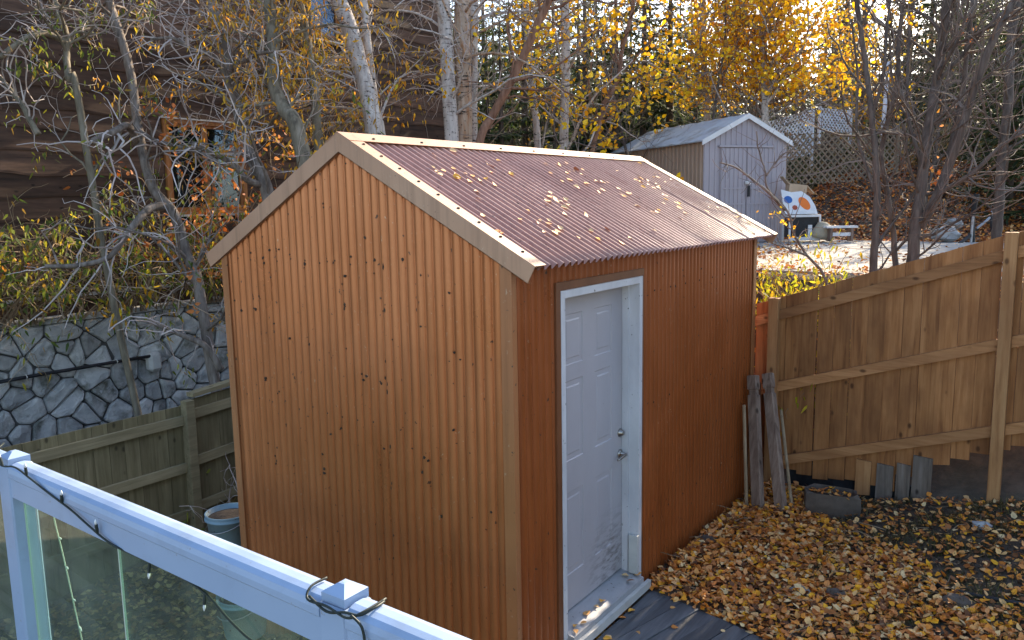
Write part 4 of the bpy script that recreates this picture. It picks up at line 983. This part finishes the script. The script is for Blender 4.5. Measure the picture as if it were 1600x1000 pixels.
def traced(name, path, rpx, mat, label, cat, group=None, top=2.5, limbs=10, Lr=(.6,1.6), lvl=2, twmat='twig', leafspec=None, seed=1, wob=.18, up=.06, droop=0, branches=(), ground=True, t0=.15, rmin=.004, ztop=6.2, clump=9, zmin=-9):
    """tree whose trunk runs through surveyed points (px, py, depth), down into the ground and on above"""
    rg = random.Random(seed); P = [at(*q) for q in path]; d0 = path[-1][2] if len(path[-1]) > 2 else 10
    R0 = rpx[0] * path[0][2] / FPX; R1 = rpx[1] * path[-1][2] / FPX
    if ground:
        b = P[0]; g = ground_z(b.x, b.y); dirb = (P[0] - P[1]); dirb.z = min(dirb.z, -.3)
        k = (b.z - g + .15) / max(.05, -dirb.z); off = V((dirb.x, dirb.y, 0)) * k * .45
        base = V((b.x + off.x, b.y + off.y, min(g, ground_z(b.x + off.x, b.y + off.y)) - .15)); mid = base.lerp(b, .55) + V((off.x, off.y, 0)) * -.12
        P = [base, mid] + P
    P2 = spline(P, 6); n = len(P2)
    if top > 0:
        t = (P2[-1] - P2[-3]).normalized(); t = (t + V((0,0,.35))).normalized()
        q, _ = wander(P2[-1], t, top, .01, .01, 8, .06, rg, .02); P2 += q[1:]
    rs = [R0 * (1.12 if i < 3 else 1) + (R1 - R0) * min(1, i / n) if i <= n else R1 * (1 - .75 * (i - n) / max(1, len(P2) - n)) for i in range(len(P2))]
    o = thing(name, P[0] + V((0,0,.15)), label, cat, group)
    mbl, mbt, tips = MB(), MB(), []
    mbl.tube([p + V((rg.gauss(0,.003), rg.gauss(0,.003), 0)) for p in P2], rs, 12); mbl.build('trunk', mat, o, True)
    mb2 = MB()
    for bp, br in branches:
        mb3 = MB(); Q = spline([at(*q) for q in bp], 6); s = [ (br[0] + (br[1]-br[0]) * i / (len(Q)-1)) * bp[0][2] / FPX for i in range(len(Q))]
        mb3.tube(Q, s, 8); mb3.build('limb', mat, o, True); sprout(Q, s, mb2, mbt, tips, rg, 14, (Lr[0]*.6, Lr[1]*.7), 1, wob*1.3, up*.3, droop, rmin=rmin)
    sprout(P2, rs, mb2, mbt, tips, rg, limbs, Lr, lvl, wob, up, droop, t0=t0, rmin=rmin)
    if mb2.f: tag(mb2.build('branches', mat, o, True), kind='stuff')
    if mbt.f: tag(mbt.build('twigs', MT[twmat], o), kind='stuff')
    if leafspec and tips:
        cnt, spread, sz, lm, mode, asp = leafspec
        T_ = np.array([tuple(p) for p in tips if zmin < p.z < ztop]); ncl = max(3, cnt // clump); cl = T_[nrg.integers(0, len(T_), ncl)]
        ctr = cl[nrg.integers(0, ncl, cnt)] + nrg.normal(0, spread, (cnt,3))
        tag(leaves('foliage', ctr, sz, MT[lm], mode, asp, False, o), kind='stuff')
    return o
HANG = ('hang', .32)
# --- left: willows in front of the house, traced one by one
traced('willow_tree', [(310,445,8.9),(295,405,9.0),(272,335,9.0),(240,295,9.0),(220,225,9.1),(205,120,9.2),(190,62,9.2),(170,0,9.3)], (9,6), MT['greybark'], 'grey leaning willow whose trunk crosses left of the house window', 'tree', None, 1.5, 21, (.6,1.5), 2, 'twig', (700,.07,(.05,.10),'olive','hang',.3), 21, .3, .02, .05,
       branches=[([(262,322,9.0),(235,325,8.8),(215,345,8.6),(195,370,8.5),(170,402,8.4),(120,415,8.3),(70,416,8.2)], (7,3)), ([(345,578,8.8),(322,542,8.7),(290,526,8.7),(243,507,8.7)], (6,3)), ([(215,225,9.1),(200,197,8.8),(180,205,8.5),(145,221,8.2)], (6,5)), ([(212,200,9.1),(237,217,9.0),(262,225,8.9),(325,243,8.8),(345,262,8.7)], (4,2))])
traced('willow_tree', [(120,142,8.6),(108,125,8.6),(104,88,8.7),(105,60,8.7),(95,28,8.7),(85,0,8.8)], (6,4), MT['olivebark'], 'thin curved willow nearest the left edge of the yard', 'tree', None, 1.2, 20, (.5,1.3), 2, 'twig', (600,.08,(.05,.10),'olive','hang',.3), 22, .34, .0, .08,
       branches=[([(104,66,8.7),(70,52,8.5),(45,58,8.3),(22,72,8.2),(0,90,8.1)], (5,4)), ([(60,210,8.4),(48,190,8.4),(35,165,8.4),(20,145,8.4),(0,120,8.4)], (5,3))])
traced('willow_tree', [(420,312,9.3),(395,245,9.4),(375,180,9.5),(360,110,9.6),(345,45,9.6),(330,0,9.7)], (11,8), MT['greybark'], 'thick grey willow trunk just right of the house window', 'tree', None, 1.8, 21, (.6,1.6), 2, 'twig', (400,.08,(.05,.10),'gold_leaf','hang',.3), 23, .28, .02, .05,
       branches=[([(372,170,9.5),(340,95,9.3),(300,78,9.1),(270,60,9.0),(235,62,8.9)], (5,2)), ([(410,290,9.3),(385,280,9.1),(365,258,9.0),(335,240,8.9),(300,225,8.8)], (6,3)), ([(360,98,9.6),(385,95,9.3),(400,85,9.1),(430,80,8.9)], (4,2))])
traced('willow_tree', [(468,216,9.0),(447,175,9.1),(430,140,9.2),(425,100,9.2),(427,62,9.3),(420,0,9.4)], (13,9), MT['olivebark'], 'bent olive barked trunk rising behind the shed roof', 'tree', None, 1.8, 26, (.5,1.5), 2, 'twig', (1100,.10,(.05,.11),'gold_leaf','hang',.3), 24, .26, .02, .05)
traced('willow_tree', [(496,205,9.6),(492,150,9.6),(485,100,9.7),(478,50,9.8),(468,0,9.8)], (8,6), MT['olivebark'], 'slim olive barked trunk among golden leaves left of the birch', 'tree', None, 1.8, 22, (.5,1.2), 2, 'tantwig', (1500,.10,(.05,.10),'gold_leaf','hang',.3), 25, .26, .02, .06)
# --- birches
traced('birch_tree', [(584,216,10.4),(575,150,10.5),(560,95,10.6),(545,40,10.7),(528,0,10.8)], (13,13), MT['birch'], 'leaning white birch left of the shed ridge', 'tree', None, 3, 20, (.6,1.6), 2, 'twig', (1100,.1,(.05,.1),'gold_leaf','hang',.35), 31, .22, .0, .08, t0=.35)
traced('birch_tree', [(596,214,10.8),(588,180,10.8),(578,100,10.9),(568,0,11.0)], (8,6), MT['birch'], 'slender white birch close beside the leaning birch', 'tree', None, 2.5, 16, (.6,1.5), 2, 'twig', (900,.1,(.05,.1),'gold_leaf','hang',.35), 32, .22, .0, .08, t0=.35)
traced('birch_tree', [(706,225,11.2),(702,150,11.2),(697,60,11.3),(692,0,11.3)], (11,11), MT['birch'], 'white birch at the left of the triple clump behind the ridge', 'tree', None, 3, 18, (.8,2.0), 2, 'twig', None, 33, .2, -.02, .1, t0=.4)
traced('birch_tree', [(725,228,11.4),(723,120,11.4),(722,60,11.5),(723,0,11.5)], (14,13), MT['birchtan'], 'thick tan birch with peeling orange bark in the middle of the triple clump', 'tree', None, 3, 16, (.8,2.0), 2, 'twig', None, 34, .2, -.02, .1, t0=.4)
traced('birch_tree', [(739,228,11.6),(738,120,11.6),(740,0,11.6)], (8,8), MT['birch'], 'narrow birch at the right of the triple clump', 'tree', None, 3, 14, (.8,2.0), 2, 'twig', (120,.1,(.05,.09),'yellow','any',.75), 35, .2, .0, .06, t0=.4)
traced('leaning_tree', [(748,228,11.0),(770,180,11.0),(798,128,10.9),(830,60,10.8),(858,0,10.7)], (7,6), MT['redbark'], 'red brown trunk slanting to the right of the birch clump', 'tree', None, 2.5, 22, (.6,1.7), 2, 'darktwig', (170,.1,(.06,.10),'yellow','any',.78), 36, .2, .05, 0, t0=.3)
traced('birch_tree', [(841,238,14.0),(832,140,14.0),(825,70,14.1),(820,0,14.1)], (6,5), MT['birch'], 'thin grey birch between the slanting trunk and the straight birch', 'tree', None, 2.5, 20, (.6,1.8), 2, 'darktwig', (200,.12,(.06,.10),'yellow','any',.78), 37, .2, .05, 0, t0=.3)
traced('birch_tree', [(881,242,12.6),(882,180,12.6),(884,100,12.6),(882,0,12.6)], (7.5,7), MT['birch'], 'straight birch standing alone behind the shed ridge', 'tree', None, 3, 26, (.7,2.0), 2, 'darktwig', (800,.10,(.06,.11),'yellow','any',.8), 38, .2, .04, 0, t0=.3)
traced('leaning_tree', [(925,242,12.8),(935,200,12.8),(945,160,12.8),(965,125,12.8),(972,80,12.8),(985,30,12.8),(990,0,12.8)], (4,3), MT['redbark'], 'slim curved red brown tree left of the grey shed roof', 'tree', None, 2, 24, (.5,1.6), 2, 'darktwig', (420,.10,(.06,.10),'yellow','any',.8), 39, .2, .05, 0, t0=.3)
traced('birch_tree', [(1195,190,16.6),(1194,120,16.6),(1193,60,16.6),(1192,0,16.6)], (6,5), MT['birch'], 'birch full of bright yellow leaves behind the grey shed', 'tree', None, 3.5, 60, (.9,2.5), 2, 'darktwig', (9500,.17,(.07,.12),'yellow','any',.8), 40, .2, .02, .06, t0=.22, ztop=12, zmin=4.7)
traced('birch_tree', [(1105,180,18.0),(1100,100,18.0),(1098,0,18.0)], (5,5), MT['birch'], 'yellow birch to the left behind the grey shed roof', 'tree', None, 3.5, 46, (.9,2.6), 2, 'darktwig', (3600,.18,(.07,.12),'yellow','any',.8), 41, .2, .02, .04, t0=.4, ztop=12, zmin=4.7)
traced('birch_tree', [(1345,205,22.0),(1350,100,22.0),(1352,0,22.0)], (4,4), MT['darkbark'], 'small yellow leaved birch behind the white lattice', 'tree', None, 3.5, 46, (.7,2.0), 2, 'darktwig', (2600,.18,(.08,.13),'yellow','any',.8), 42, .2, .02, .05, t0=.25, ztop=12, zmin=4.7)
# --- bare trees on the right, close behind the fence
def bare(path, rpx, label, seed, br=(), limbs=15, top=2.0, Lr=(.5,1.5), mat='darkbark', leaf=None):
    return traced('bare_tree', path, rpx, MT[mat], label, 'tree', None, top, limbs, Lr, 2, 'darktwig', leaf, seed, .16, .10, 0, br, True, .22, .0035)
bare([(1364,425,8.5),(1368,350,8.5),(1370,280,8.5),(1362,180,8.5),(1352,95,8.6),(1338,0,8.6)], (7,3.5), 'thin bare tree at the left of the group behind the fence', 51,
     [([(1368,300,8.5),(1350,250,8.6),(1338,200,8.7),(1340,120,8.8),(1330,30,8.8)], (3,1.5)), ([(1362,180,8.5),(1380,120,8.4),(1386,40,8.4),(1392,0,8.4)], (3,1.5))])
bare([(1399,412,8.8),(1394,350,8.8),(1384,290,8.8),(1378,230,8.9),(1400,140,8.9),(1405,60,9.0),(1412,0,9.0)], (5,3), 'slim bare stem between two thicker bare trees', 52, limbs=18)
bare([(1426,406,8.6),(1432,340,8.6),(1440,290,8.6),(1446,230,8.6),(1463,130,8.7),(1472,70,8.7),(1480,0,8.7)], (10,6), 'thickest forked bare tree rising above the fence rail', 53,
     [([(1436,355,8.6),(1462,310,8.5),(1480,265,8.5),(1498,215,8.4),(1525,130,8.3),(1555,55,8.2),(1585,0,8.2)], (8,5)), ([(1480,265,8.5),(1492,200,8.6),(1505,140,8.7),(1512,60,8.8),(1520,0,8.8)], (5,3)), ([(1470,300,8.5),(1520,270,8.3),(1560,232,8.2),(1600,205,8.1)], (4,2)),
      ([(1440,255,8.6),(1420,190,8.7),(1418,120,8.8),(1422,40,8.9)], (3,2)), ([(1463,130,8.7),(1500,90,8.6),(1545,40,8.5),(1590,0,8.5)], (3.5,2))], 30)
bare([(1560,330,10.5),(1565,250,10.5),(1575,160,10.5),(1580,60,10.6),(1590,0,10.6)], (8,6), 'bare tree at the right edge above the leafy bank', 54, limbs=26, mat='darkbark', leaf=(60,.1,(.06,.1),'rusty','any',.7))
# sapling in front of the grey shed, with a pale twig arching left
traced('sapling', [(1290,437,7.9),(1262,400,7.9),(1240,365,7.9),(1232,332,7.9),(1200,295,7.9),(1195,265,7.9),(1185,232,7.9),(1182,205,7.9)], (2.6,.9), MT['greybark'], 'thin sapling with few yellow leaves before the grey shed doors', 'sapling', None, 0, 20, (.15,.5), 1, 'darktwig', (26,.04,(.03,.05),'yellow','any',.8), 55, .2, .06, 0,
       branches=[([(1226,328,7.9),(1200,300,7.8),(1175,280,7.8),(1150,262,7.8),(1125,254,7.7)], (2.4,1)), ([(1197,275,7.9),(1215,250,7.9),(1232,235,7.9)], (1.6,.8)), ([(1262,400,7.9),(1232,388,7.8),(1205,380,7.7)], (2,.8))], t0=.4, rmin=.002)

# --- shrubs and creepers at the left
def shrub(label, c, size, nst, nl, leafm, seed, twig='tantwig', sz=(.06,.125), name='shrub', asp=.34, mode='hang', grp=None, zb=None):
    rg = random.Random(seed); g = ground_z(c[0], c[1]) if zb is None else zb; o = thing(name, (c[0], c[1], g), label, 'shrub', grp); mb = MB(); tips = []
    for _ in range(nst):
        a = rg.uniform(0, 6.28); d = V(((math.cos(a) if zb is None else abs(math.cos(a))) * .55, math.sin(a) * .75, rg.uniform(.5, 1.3)))
        q, s = wander(V((c[0] + rg.gauss(0,.12)*size[0], c[1] + rg.gauss(0,.2)*size[1], g)), d, rg.uniform(.7,1.15) * size[2], .010, .003, 9, .17, rg, .02, .28)
        mb.tube(q, s, 4, False)
        for _k in range(7):
            i = rg.randrange(2, len(q)); qq, ss = wander(q[i], side_dir((q[i]-q[i-1]).normalized(), rg, rg.uniform(.5,1.3)), rg.uniform(.2,.6), .004, .0015, 6, .33, rg, 0, .15)
            mb.tube(qq, ss, 3, False); tips += qq[2:]
        tips += q[4:]
    tag(mb.build('stems', MT[twig], o), kind='stuff')
    T_ = np.array([tuple(p) for p in tips]); ctr = T_[nrg.integers(0, len(T_), nl)] + nrg.normal(0, .06, (nl,3))
    tag(leaves('foliage', ctr, sz, MT[leafm], mode, asp, False, o), kind='stuff')
    return o
shrub('green and yellow shrub spilling over the left end of the stone wall', (-7.64, .9), (.12,1.6,1.9), 34, 720, 'olive', 61, zb=1.3)
shrub('tangled olive shrub below the house siding left of the pipe end', (-7.64, 2.2), (.12,1.6,2.0), 34, 720, 'olive', 62, zb=1.3)
shrub('leafy green shrub against the left wall corner of the brown shed', (-7.62, 3.5), (.12,1.4,1.9), 28, 800, 'olive', 63, zb=1.3)
shrub('rust orange leaved shrub growing up below the house window', (-7.6, 3.5), (.12,1.0,3.3), 26, 1700, 'rusty', 64, zb=1.3, sz=(.05,.09), asp=.6, mode='any')
shrub('sparse twiggy shrub at the far left over the stone wall', (-7.62, -.3), (.12,1.5,2.0), 30, 800, 'olive', 65, zb=1.3)
shrub('golden shrub rising behind the left slope of the shed roof', (-4.3, 4.2), (.6,1.1,3.9), 32, 1900, 'gold_leaf', 66, 'tantwig')
shrub('yellow green shrub behind the roof peak of the shed', (-4.6, 5.4), (.6,1.1,3.4), 28, 1800, 'olive', 67, 'tantwig')
shrub('low golden shrub at the foot of the white birches', (-5.0, 6.4), (.5,1.0,2.6), 24, 1200, 'gold_leaf', 68, 'tantwig')
MT['limey'] = leafmat('lime_yellow_leaves', [(196,190,40),(170,176,44),(216,196,60),(150,150,40),(206,170,44)], .5)
shrub('bright yellow green bush in the gap behind the cedar fence', (.0, 5.15), (.45,.4,.72), 30, 1500, 'limey', 69, 'tantwig', (.05,.1), asp=.3)
shrub('second sunlit bush low behind the left end of the cedar fence', (.35, 4.75), (.4,.3,.62), 22, 900, 'limey', 70, 'tantwig', (.05,.1), asp=.3)
# small green seedling in front of the left fence
shrub('small plant with drooping blue green leaves before the left fence post', (-4.05, .95), (.2,.25,1.1), 7, 46, 'olive', 71, 'twig', (.09,.15), asp=.4)

# ------------------------------------------------------------------ the woods behind
def spruce_mesh(H, seed):
    rg = random.Random(seed); tr_ = MB(); tr_.tube([V((0,0,-.3)), V((0,0,H*.5)), V((0,0,H))], [.13*H/10+.03, .08*H/10+.02, .012], 8)
    vs_, fs_ = [], []
    z = .5
    while z < H - .1:
        Lb = (.22 * (H - z) + .18) * rg.uniform(.85, 1.1); nb = 8 if z < H*.7 else 6; a0 = rg.uniform(0, 6.28)
        for k in range(nb):
            if rg.random() < .10: continue
            a = a0 + 6.2832 * k / nb + rg.gauss(0,.18); L_ = Lb * rg.uniform(.65, 1.12); ca, sa = math.cos(a), math.sin(a)
            ns = max(4, int(L_ / .12))
            for j in range(1, ns + 1):
                t = j / ns; r = L_ * t; zz = z - .30 * L_ * t + .22 * L_ * t * t + rg.gauss(0, .02)
                c = V((ca*r, sa*r, zz)); w = .40 * (1.05 - t*.7) * min(1.2, L_*.75 + .2)
                for sd in (-1, 1, 0):
                    if sd == 0 and rg.random() < .4: continue
                    dirv = V((ca*.75 - sa*sd*.8, sa*.75 + ca*sd*.8, -.25 + rg.gauss(0,.15))).normalized() if sd else V((ca*.6 + rg.gauss(0,.4), sa*.6 + rg.gauss(0,.4), -.7))
                    wv = V((-dirv.y, dirv.x, rg.gauss(0,.4))).normalized() * .035 * rg.uniform(.7, 1.5); e = c + dirv * w * rg.uniform(.6, 1.2)
                    b = len(vs_); vs_ += [tuple(c - wv*.6), tuple(c + wv*.6), tuple(c.lerp(e,.6) + wv), tuple(e), tuple(c.lerp(e,.55) - wv)]
                    fs_.append((b, b+1, b+2, b+4)); fs_.append((b+4, b+2, b+3, b+3))
        z += .30 + .012 * (H - z)
    me = bpy.data.meshes.new('crown'); me.from_pydata(vs_, [], [f if len(set(f)) == 4 else f[:3] for f in fs_]); me.materials.append(MT['needles'])
    return tr_.mesh('trunk', MT['darkbark'], None, True), me
SPR = [spruce_mesh(10, 1), spruce_mesh(8, 2), spruce_mesh(6.5, 3)]
def place_spruce(p, v, s, rot, label, grp='spruces in the woods'):
    o = thing('spruce_tree', p, label, 'tree', grp); o.scale = (s, s, s); o.rotation_euler.z = rot
    link('trunk', SPR[v][0], o); tag(link('crown', SPR[v][1], o), kind='stuff')
def bare_mesh(H, seed, lean=.1, r=.055):
    rg = random.Random(seed); a, b, tips = MB(), MB(), []
    q, s = wander(V((0,0,-.2)), V((rg.gauss(0,lean), rg.gauss(0,lean), 1)), H, r, .012, 12, .07, rg, .08); a.tube(q, s, 7)
    sprout(q, s, a, b, tips, rg, 26, (.6, 2.0), 2, .16, .06, 0, (.4,1.0), .2, 6, .006)
    return a.mesh('trunk', MT['darkbark'], None, True), b.mesh('twigs', MT['tantwig'])
BARE = [bare_mesh(9, 5), bare_mesh(8, 6, .16, .045), bare_mesh(7, 7, .2, .04)]
def place_bare(p, v, s, rot, label, grp='bare trees in the woods'):
    o = thing('bare_tree', p, label, 'tree', grp); o.scale = (s, s, s); o.rotation_euler.z = rot
    link('trunk', BARE[v][0], o); tag(link('twigs', BARE[v][1], o), kind='stuff')
def where(px_):
    for lim, txt in ((770, 'behind the triple birch clump'), (860, 'between the slanting trunk and the straight birch'), (930, 'right of the straight birch'), (1090, 'over the grey shed roof'), (1230, 'behind the yellow birch and grey shed'), (1340, 'behind the white lattice'), (1440, 'behind the brown lattice'), (1530, 'behind the forked bare tree')):
        if px_ < lim: return txt
    return 'at the right edge of the woods'
def spot(px, d):
    p = at(px, 300, d); return V((p.x, p.y, ground_z(p.x, p.y)))
for i, (px_, d, v, s) in enumerate([(765,19,2,.9),(800,24,1,.95),(850,21,2,1.0),(905,27,0,.9),(945,20,2,.95),(985,25,1,.95),(1020,21,2,.9),(1060,29,0,.9),(1085,24,1,.9),(1130,27,0,.85),(1165,23,1,.85),(1225,27,0,.9),(1262,24,1,.9),(1300,31,0,.8),(1425,26,1,.95),(1460,22,1,.95),(1505,25,0,.95),(1540,20,1,.9),(1575,17.5,1,1.0),(1615,16,0,.8),(1650,19,0,1.0),(1700,22,0,1.0),(742,17,1,.85),(785,16.5,2,.9),(822,18,1,.9),(868,17.5,2,.85),(915,19,1,1.0),(962,18,1,.95),(1005,19.5,1,1.0),(1045,20,0,.85)]):
    place_spruce(spot(px_, d), v, s * (1.0 if px_ < 1150 else .5 if px_ < 1480 else .8), i * 1.7, ('tall' if (1.0 if px_ < 1150 else .5 if px_ < 1480 else .8) * (10, 8, 6.5)[v] * s > 6.3 else 'short') + ' dark green spruce ' + where(px_))
for i in range(96):
    px_ = 680 + i * 11 + rnd.uniform(-10, 10); d = rnd.uniform(30, 48); v = rnd.randrange(3)
    place_spruce(spot(px_, d), v, rnd.uniform(.85, 1.15) * 1.12, rnd.uniform(0, 6), 'distant spruce in the dark wood ' + where(px_), 'distant spruces')
for i in range(34):
    px_ = 755 + i * 26 + rnd.uniform(-12, 12); d = rnd.uniform(15.5, 27)
    if 1090 < px_ < 1400 and d < 21: d += 6
    place_bare(spot(px_, d), rnd.randrange(3), rnd.uniform(.75, 1.1), rnd.uniform(0, 6), ('nearer' if d < 21 else 'farther') + ' slender bare tree ' + where(px_))
for i, (x, y, v, s) in enumerate([(4.9,3.3,2,.8),(5.3,1.6,1,.85),(6.2,2.6,0,.9),(5.2,.2,2,.9),(6.6,.6,1,1.0),(5.8,4.4,1,.6),(7.4,3.6,0,.7)]):  # unseen trees, added to darken the side wall and yard
    place_spruce(V((x + .9, y, ground_z(x + .9, y))), v, s * .85, i * 2.1, 'dense green spruce added out of view to shade the side wall', 'added shading spruces')
# dry brush under the trees
for i in range(70):
    px_ = 670 + i * 14.5 + rnd.uniform(-10, 10); d = rnd.uniform(50, 64)
    place_spruce(spot(px_, d), rnd.randrange(3), rnd.uniform(.95, 1.3), rnd.uniform(0, 6), 'far spruce on the rising hillside ' + where(px_), 'far hillside spruces')
n = 9000; P = []
while len(P) < n:
    px_ = rnd.uniform(690, 1640); d = rnd.uniform(12.5, 27); p = spot(px_, d)
    if (px_ > 1235 and d < 19.5) or (1080 < px_ < 1240 and d < 17.5): continue
    if d < 16 and px_ > 930: continue
    P.append((p.x, p.y, p.z + abs(rnd.gauss(0, .55)) + .05))
tag(leaves('undergrowth', P, (.08, .2), MT['brush'], 'any', .5, True), kind='stuff')
mb = MB()
for _ in range(420):
    px_ = rnd.uniform(700, 1640); d = rnd.uniform(13, 26); p = spot(px_, d)
    if (px_ > 1235 and d < 18.5) or (1060 < px_ < 1240 and d < 17.5): continue
    q, s = wander(p, V((rnd.gauss(0,.4), rnd.gauss(0,.4), 1)), rnd.uniform(.8, 2.6), .011, .004, 7, .14, rnd, .02, .1); mb.tube(q, s, 3, False)
    for _k in range(3):
        i = rnd.randrange(2, 7); qq, ss = wander(q[i], side_dir((q[i]-q[i-1]).normalized(), rnd, .7), rnd.uniform(.3,.9), .006, .002, 4, .2, rnd); mb.tube(qq, ss, 3, False)
tag(mb.build('brush_stems', MT['darktwig']), kind='stuff')

# ------------------------------------------------------------------ fallen leaves
def scatter(n, fn, zlo, zhi):
    out = []
    while len(out) < n:
        p = fn()
        if p is None: continue
        out.append((p[0], p[1], ground_z(p[0], p[1]) + rnd.uniform(zlo, zhi)))
    return out
def yard():
    x, y = rnd.uniform(.02, 3.4), rnd.uniform(-.4, 3.98)
    if on_ramp(x, y): return None
    bare_ = sst(.25, -.35, (y - 2.45) - 1.15 * (1.9 - x) + .35 * mnoise.noise(V((x*2.2, y*2.2, 5))))
    # dense near the shed and the lower edge, thin on the soil towards the fence post
    d = max(.20, bare_) if x > .75 else 1
    return (x, y) if rnd.random() < d else None
tag(leaves('leaf_litter', scatter(23000, yard, .0, .04), (.034, .060), MT['litter'], 'flat', .78, False, curl=.5), kind='stuff')
def left_yard():
    x, y = rnd.uniform(-4.4, .6), rnd.uniform(-2.2, 1.2)
    if x > -2.5 and y > -.03: return None
    return (x, y)
tag(leaves('damp_leaf_litter', scatter(9000, left_yard, .0, .03), (.038, .068), MT['litter_dull'], 'flat', .78, False, curl=.5), kind='stuff')
def padl():
    x, y = rnd.uniform(-2.4, 2.0), rnd.uniform(4.9, 12.2)
    d = .45 if y < 6.3 or x < -.9 else .10
    return (x, y) if rnd.random() < d else None
P = [(a, b, max(c, 1.82)) if (-2.2 < a < 1.8 and 5.9 < b < 12) else (a, b, c) for a, b, c in scatter(3800, padl, .0, .02)]
tag(leaves('pad_leaf_litter', P, (.05, .08), MT['litter'], 'flat', .78, True, curl=.5), kind='stuff')
def bankl():
    px_, d = rnd.uniform(1090, 1720), rnd.uniform(13.5, 22); p = at(px_, 300, d)
    if -2.2 < p.x < 1.8 and p.y < 12: return None
    return (p.x, p.y)
tag(leaves('bank_leaf_litter', scatter(20000, bankl, .0, .05), (.06, .11), MT['bank'], 'flat', .8, True, curl=.5), kind='stuff')
MT['crumb'] = leafmat('soil_crumbs', [(70,56,44),(96,78,60),(52,42,34),(120,100,78),(84,64,48),(140,112,82)], 0)
def crumb():
    x, y = rnd.uniform(.8, 3.3), rnd.uniform(1.2, 3.98); return (x, y)
tag(leaves('soil_crumbs', scatter(9000, crumb, .0, .012), (.010, .034), MT['crumb'], 'flat', .6, True, curl=.8), kind='stuff')
mb = MB()
for _ in range(150):
    x, y = rnd.uniform(.1, 3.0), rnd.uniform(.4, 3.9)
    if on_ramp(x, y): continue
    q, s = wander(V((x, y, ground_z(x, y) + rnd.uniform(.01, .04))), V((rnd.gauss(0,1), rnd.gauss(0,1), rnd.gauss(0,.12))), rnd.uniform(.06, .32), .0035, .0015, 5, .16, rnd); mb.tube(q, s, 4)
tag(mb.build('fallen_twigs', MT['tantwig']), kind='stuff')
# grass on the bare soil at the right
G = []
for _ in range(9000):
    x, y = rnd.uniform(.9, 3.2), rnd.uniform(1.4, 3.95)
    if mnoise.noise(V((x*2.5, y*2.5, 9))) + .25 * (x - 1.6) < .02: continue
    G.append((x, y))
vs_ = []; fs_ = []
for x, y in G:
    z = ground_z(x, y); a = rnd.uniform(0, 6.28); h = rnd.uniform(.02, .09); l = rnd.uniform(.02, .12); w = .0035; b = len(vs_)
    vs_ += [(x - w*math.sin(a), y + w*math.cos(a), z), (x + w*math.sin(a), y - w*math.cos(a), z), (x + l*math.cos(a), y + l*math.sin(a), z + h)]; fs_.append((b, b+1, b+2))
tag(link('grass', np_mesh('grass', np.array(vs_), np.array(fs_), MT['grassy'])), kind='stuff')
# single leaves on the shed roof and on the ramp
def one_leaf(mat, seed):
    rg = random.Random(seed); A, w, f = 1.0, .39, rg.uniform(.1, .5)
    v = [(0,0,0),(.08,w*.55,.1*f),(.27,w,.3*f),(.6,w*.72,.36*f),(1,0,.2*f),(.6,-w*.72,.3*f),(.27,-w,.34*f),(.08,-w*.55,.1*f)]
    me = bpy.data.meshes.new('leaf'); me.from_pydata(v, [], [(0,1,2,3,4),(0,4,5,6,7)]); me.materials.append(mat); return me
LM = []
for k, c in enumerate([(214,158,62),(190,140,84),(204,168,122),(176,112,54),(216,180,128),(150,104,76)]):
    m = surf('fallen_leaf_%d' % k, lin(c), lin(tuple(min(255, int(q*1.12)) for q in c)), (30,30,30), .65, 4, .1); LM.append(one_leaf(m, k))
LN = ['golden yellow', 'tan gold', 'pale beige', 'orange brown', 'cream coloured', 'dull brown']
nR = V((SL, 0, 1)).normalized(); dR = V((1, 0, -SL)).normalized()
for i in range(130):
    s, t = rnd.uniform(.1, 3.85), rnd.random() ** .8 * 1.38 + .13
    if rnd.random() < .55:               # drifts
        cx, cy = rnd.choice([(.55,.5),(.9,1.2),(.75,2.2),(.35,1.0),(.95,2.9),(.6,3.1),(.4,2.0),(1.1,.7)]); t, s = cx + rnd.gauss(0,.10), cy + rnd.gauss(0,.13)
    t = min(1.5, max(.14, t)); p = V((RX, 0, RZ)) + dR * t + V((0, s, 0)) + nR * (.012 + rnd.uniform(.003, .012))
    lk = rnd.randrange(6); o = link('fallen_leaf', LM[lk]); o.location = p; sc = rnd.uniform(.03, .058); o.scale = (sc, sc, sc)
    o.rotation_euler = (Matrix((dR, V((0,1,0)), nR)).transposed() @ Matrix.Rotation(rnd.uniform(0,6.28),3,'Z') @ Matrix.Rotation(rnd.gauss(0,.25),3,'X')).to_euler()
    tag(o, LN[lk] + ' leaf on the shed roof, ' + ('near the ridge' if t < .5 else 'halfway down the slope' if t < 1.0 else 'near the eave') + (', at the gable end' if s < 1.0 else ', towards the grey shed' if s > 2.7 else ', above the door' if s < 1.7 else ', mid roof'), 'leaf', 'leaves on the shed roof')
for i in range(26):
    x, y = rw(rnd.uniform(-.2, 1.1), rnd.uniform(-1.3, -.04)); x = max(.12, x)
    if i < 9: x, y = rnd.uniform(-.03, .05), rnd.uniform(.56, 1.44)
    z = .012 if x < .055 else RAZ
    lk = rnd.randrange(6); o = link('fallen_leaf', LM[lk]); o.location = (x, y, z + .006); sc = rnd.uniform(.04, .065); o.scale = (sc, sc, sc)
    o.rotation_euler = (rnd.gauss(0,.12), rnd.gauss(0,.12), rnd.uniform(0, 6.28))
    tag(o, LN[lk] + (' fallen leaf lying on the metal door threshold' if x < .055 else ' fallen leaf lying on the dark plank step'), 'leaf', 'leaves at the shed door')
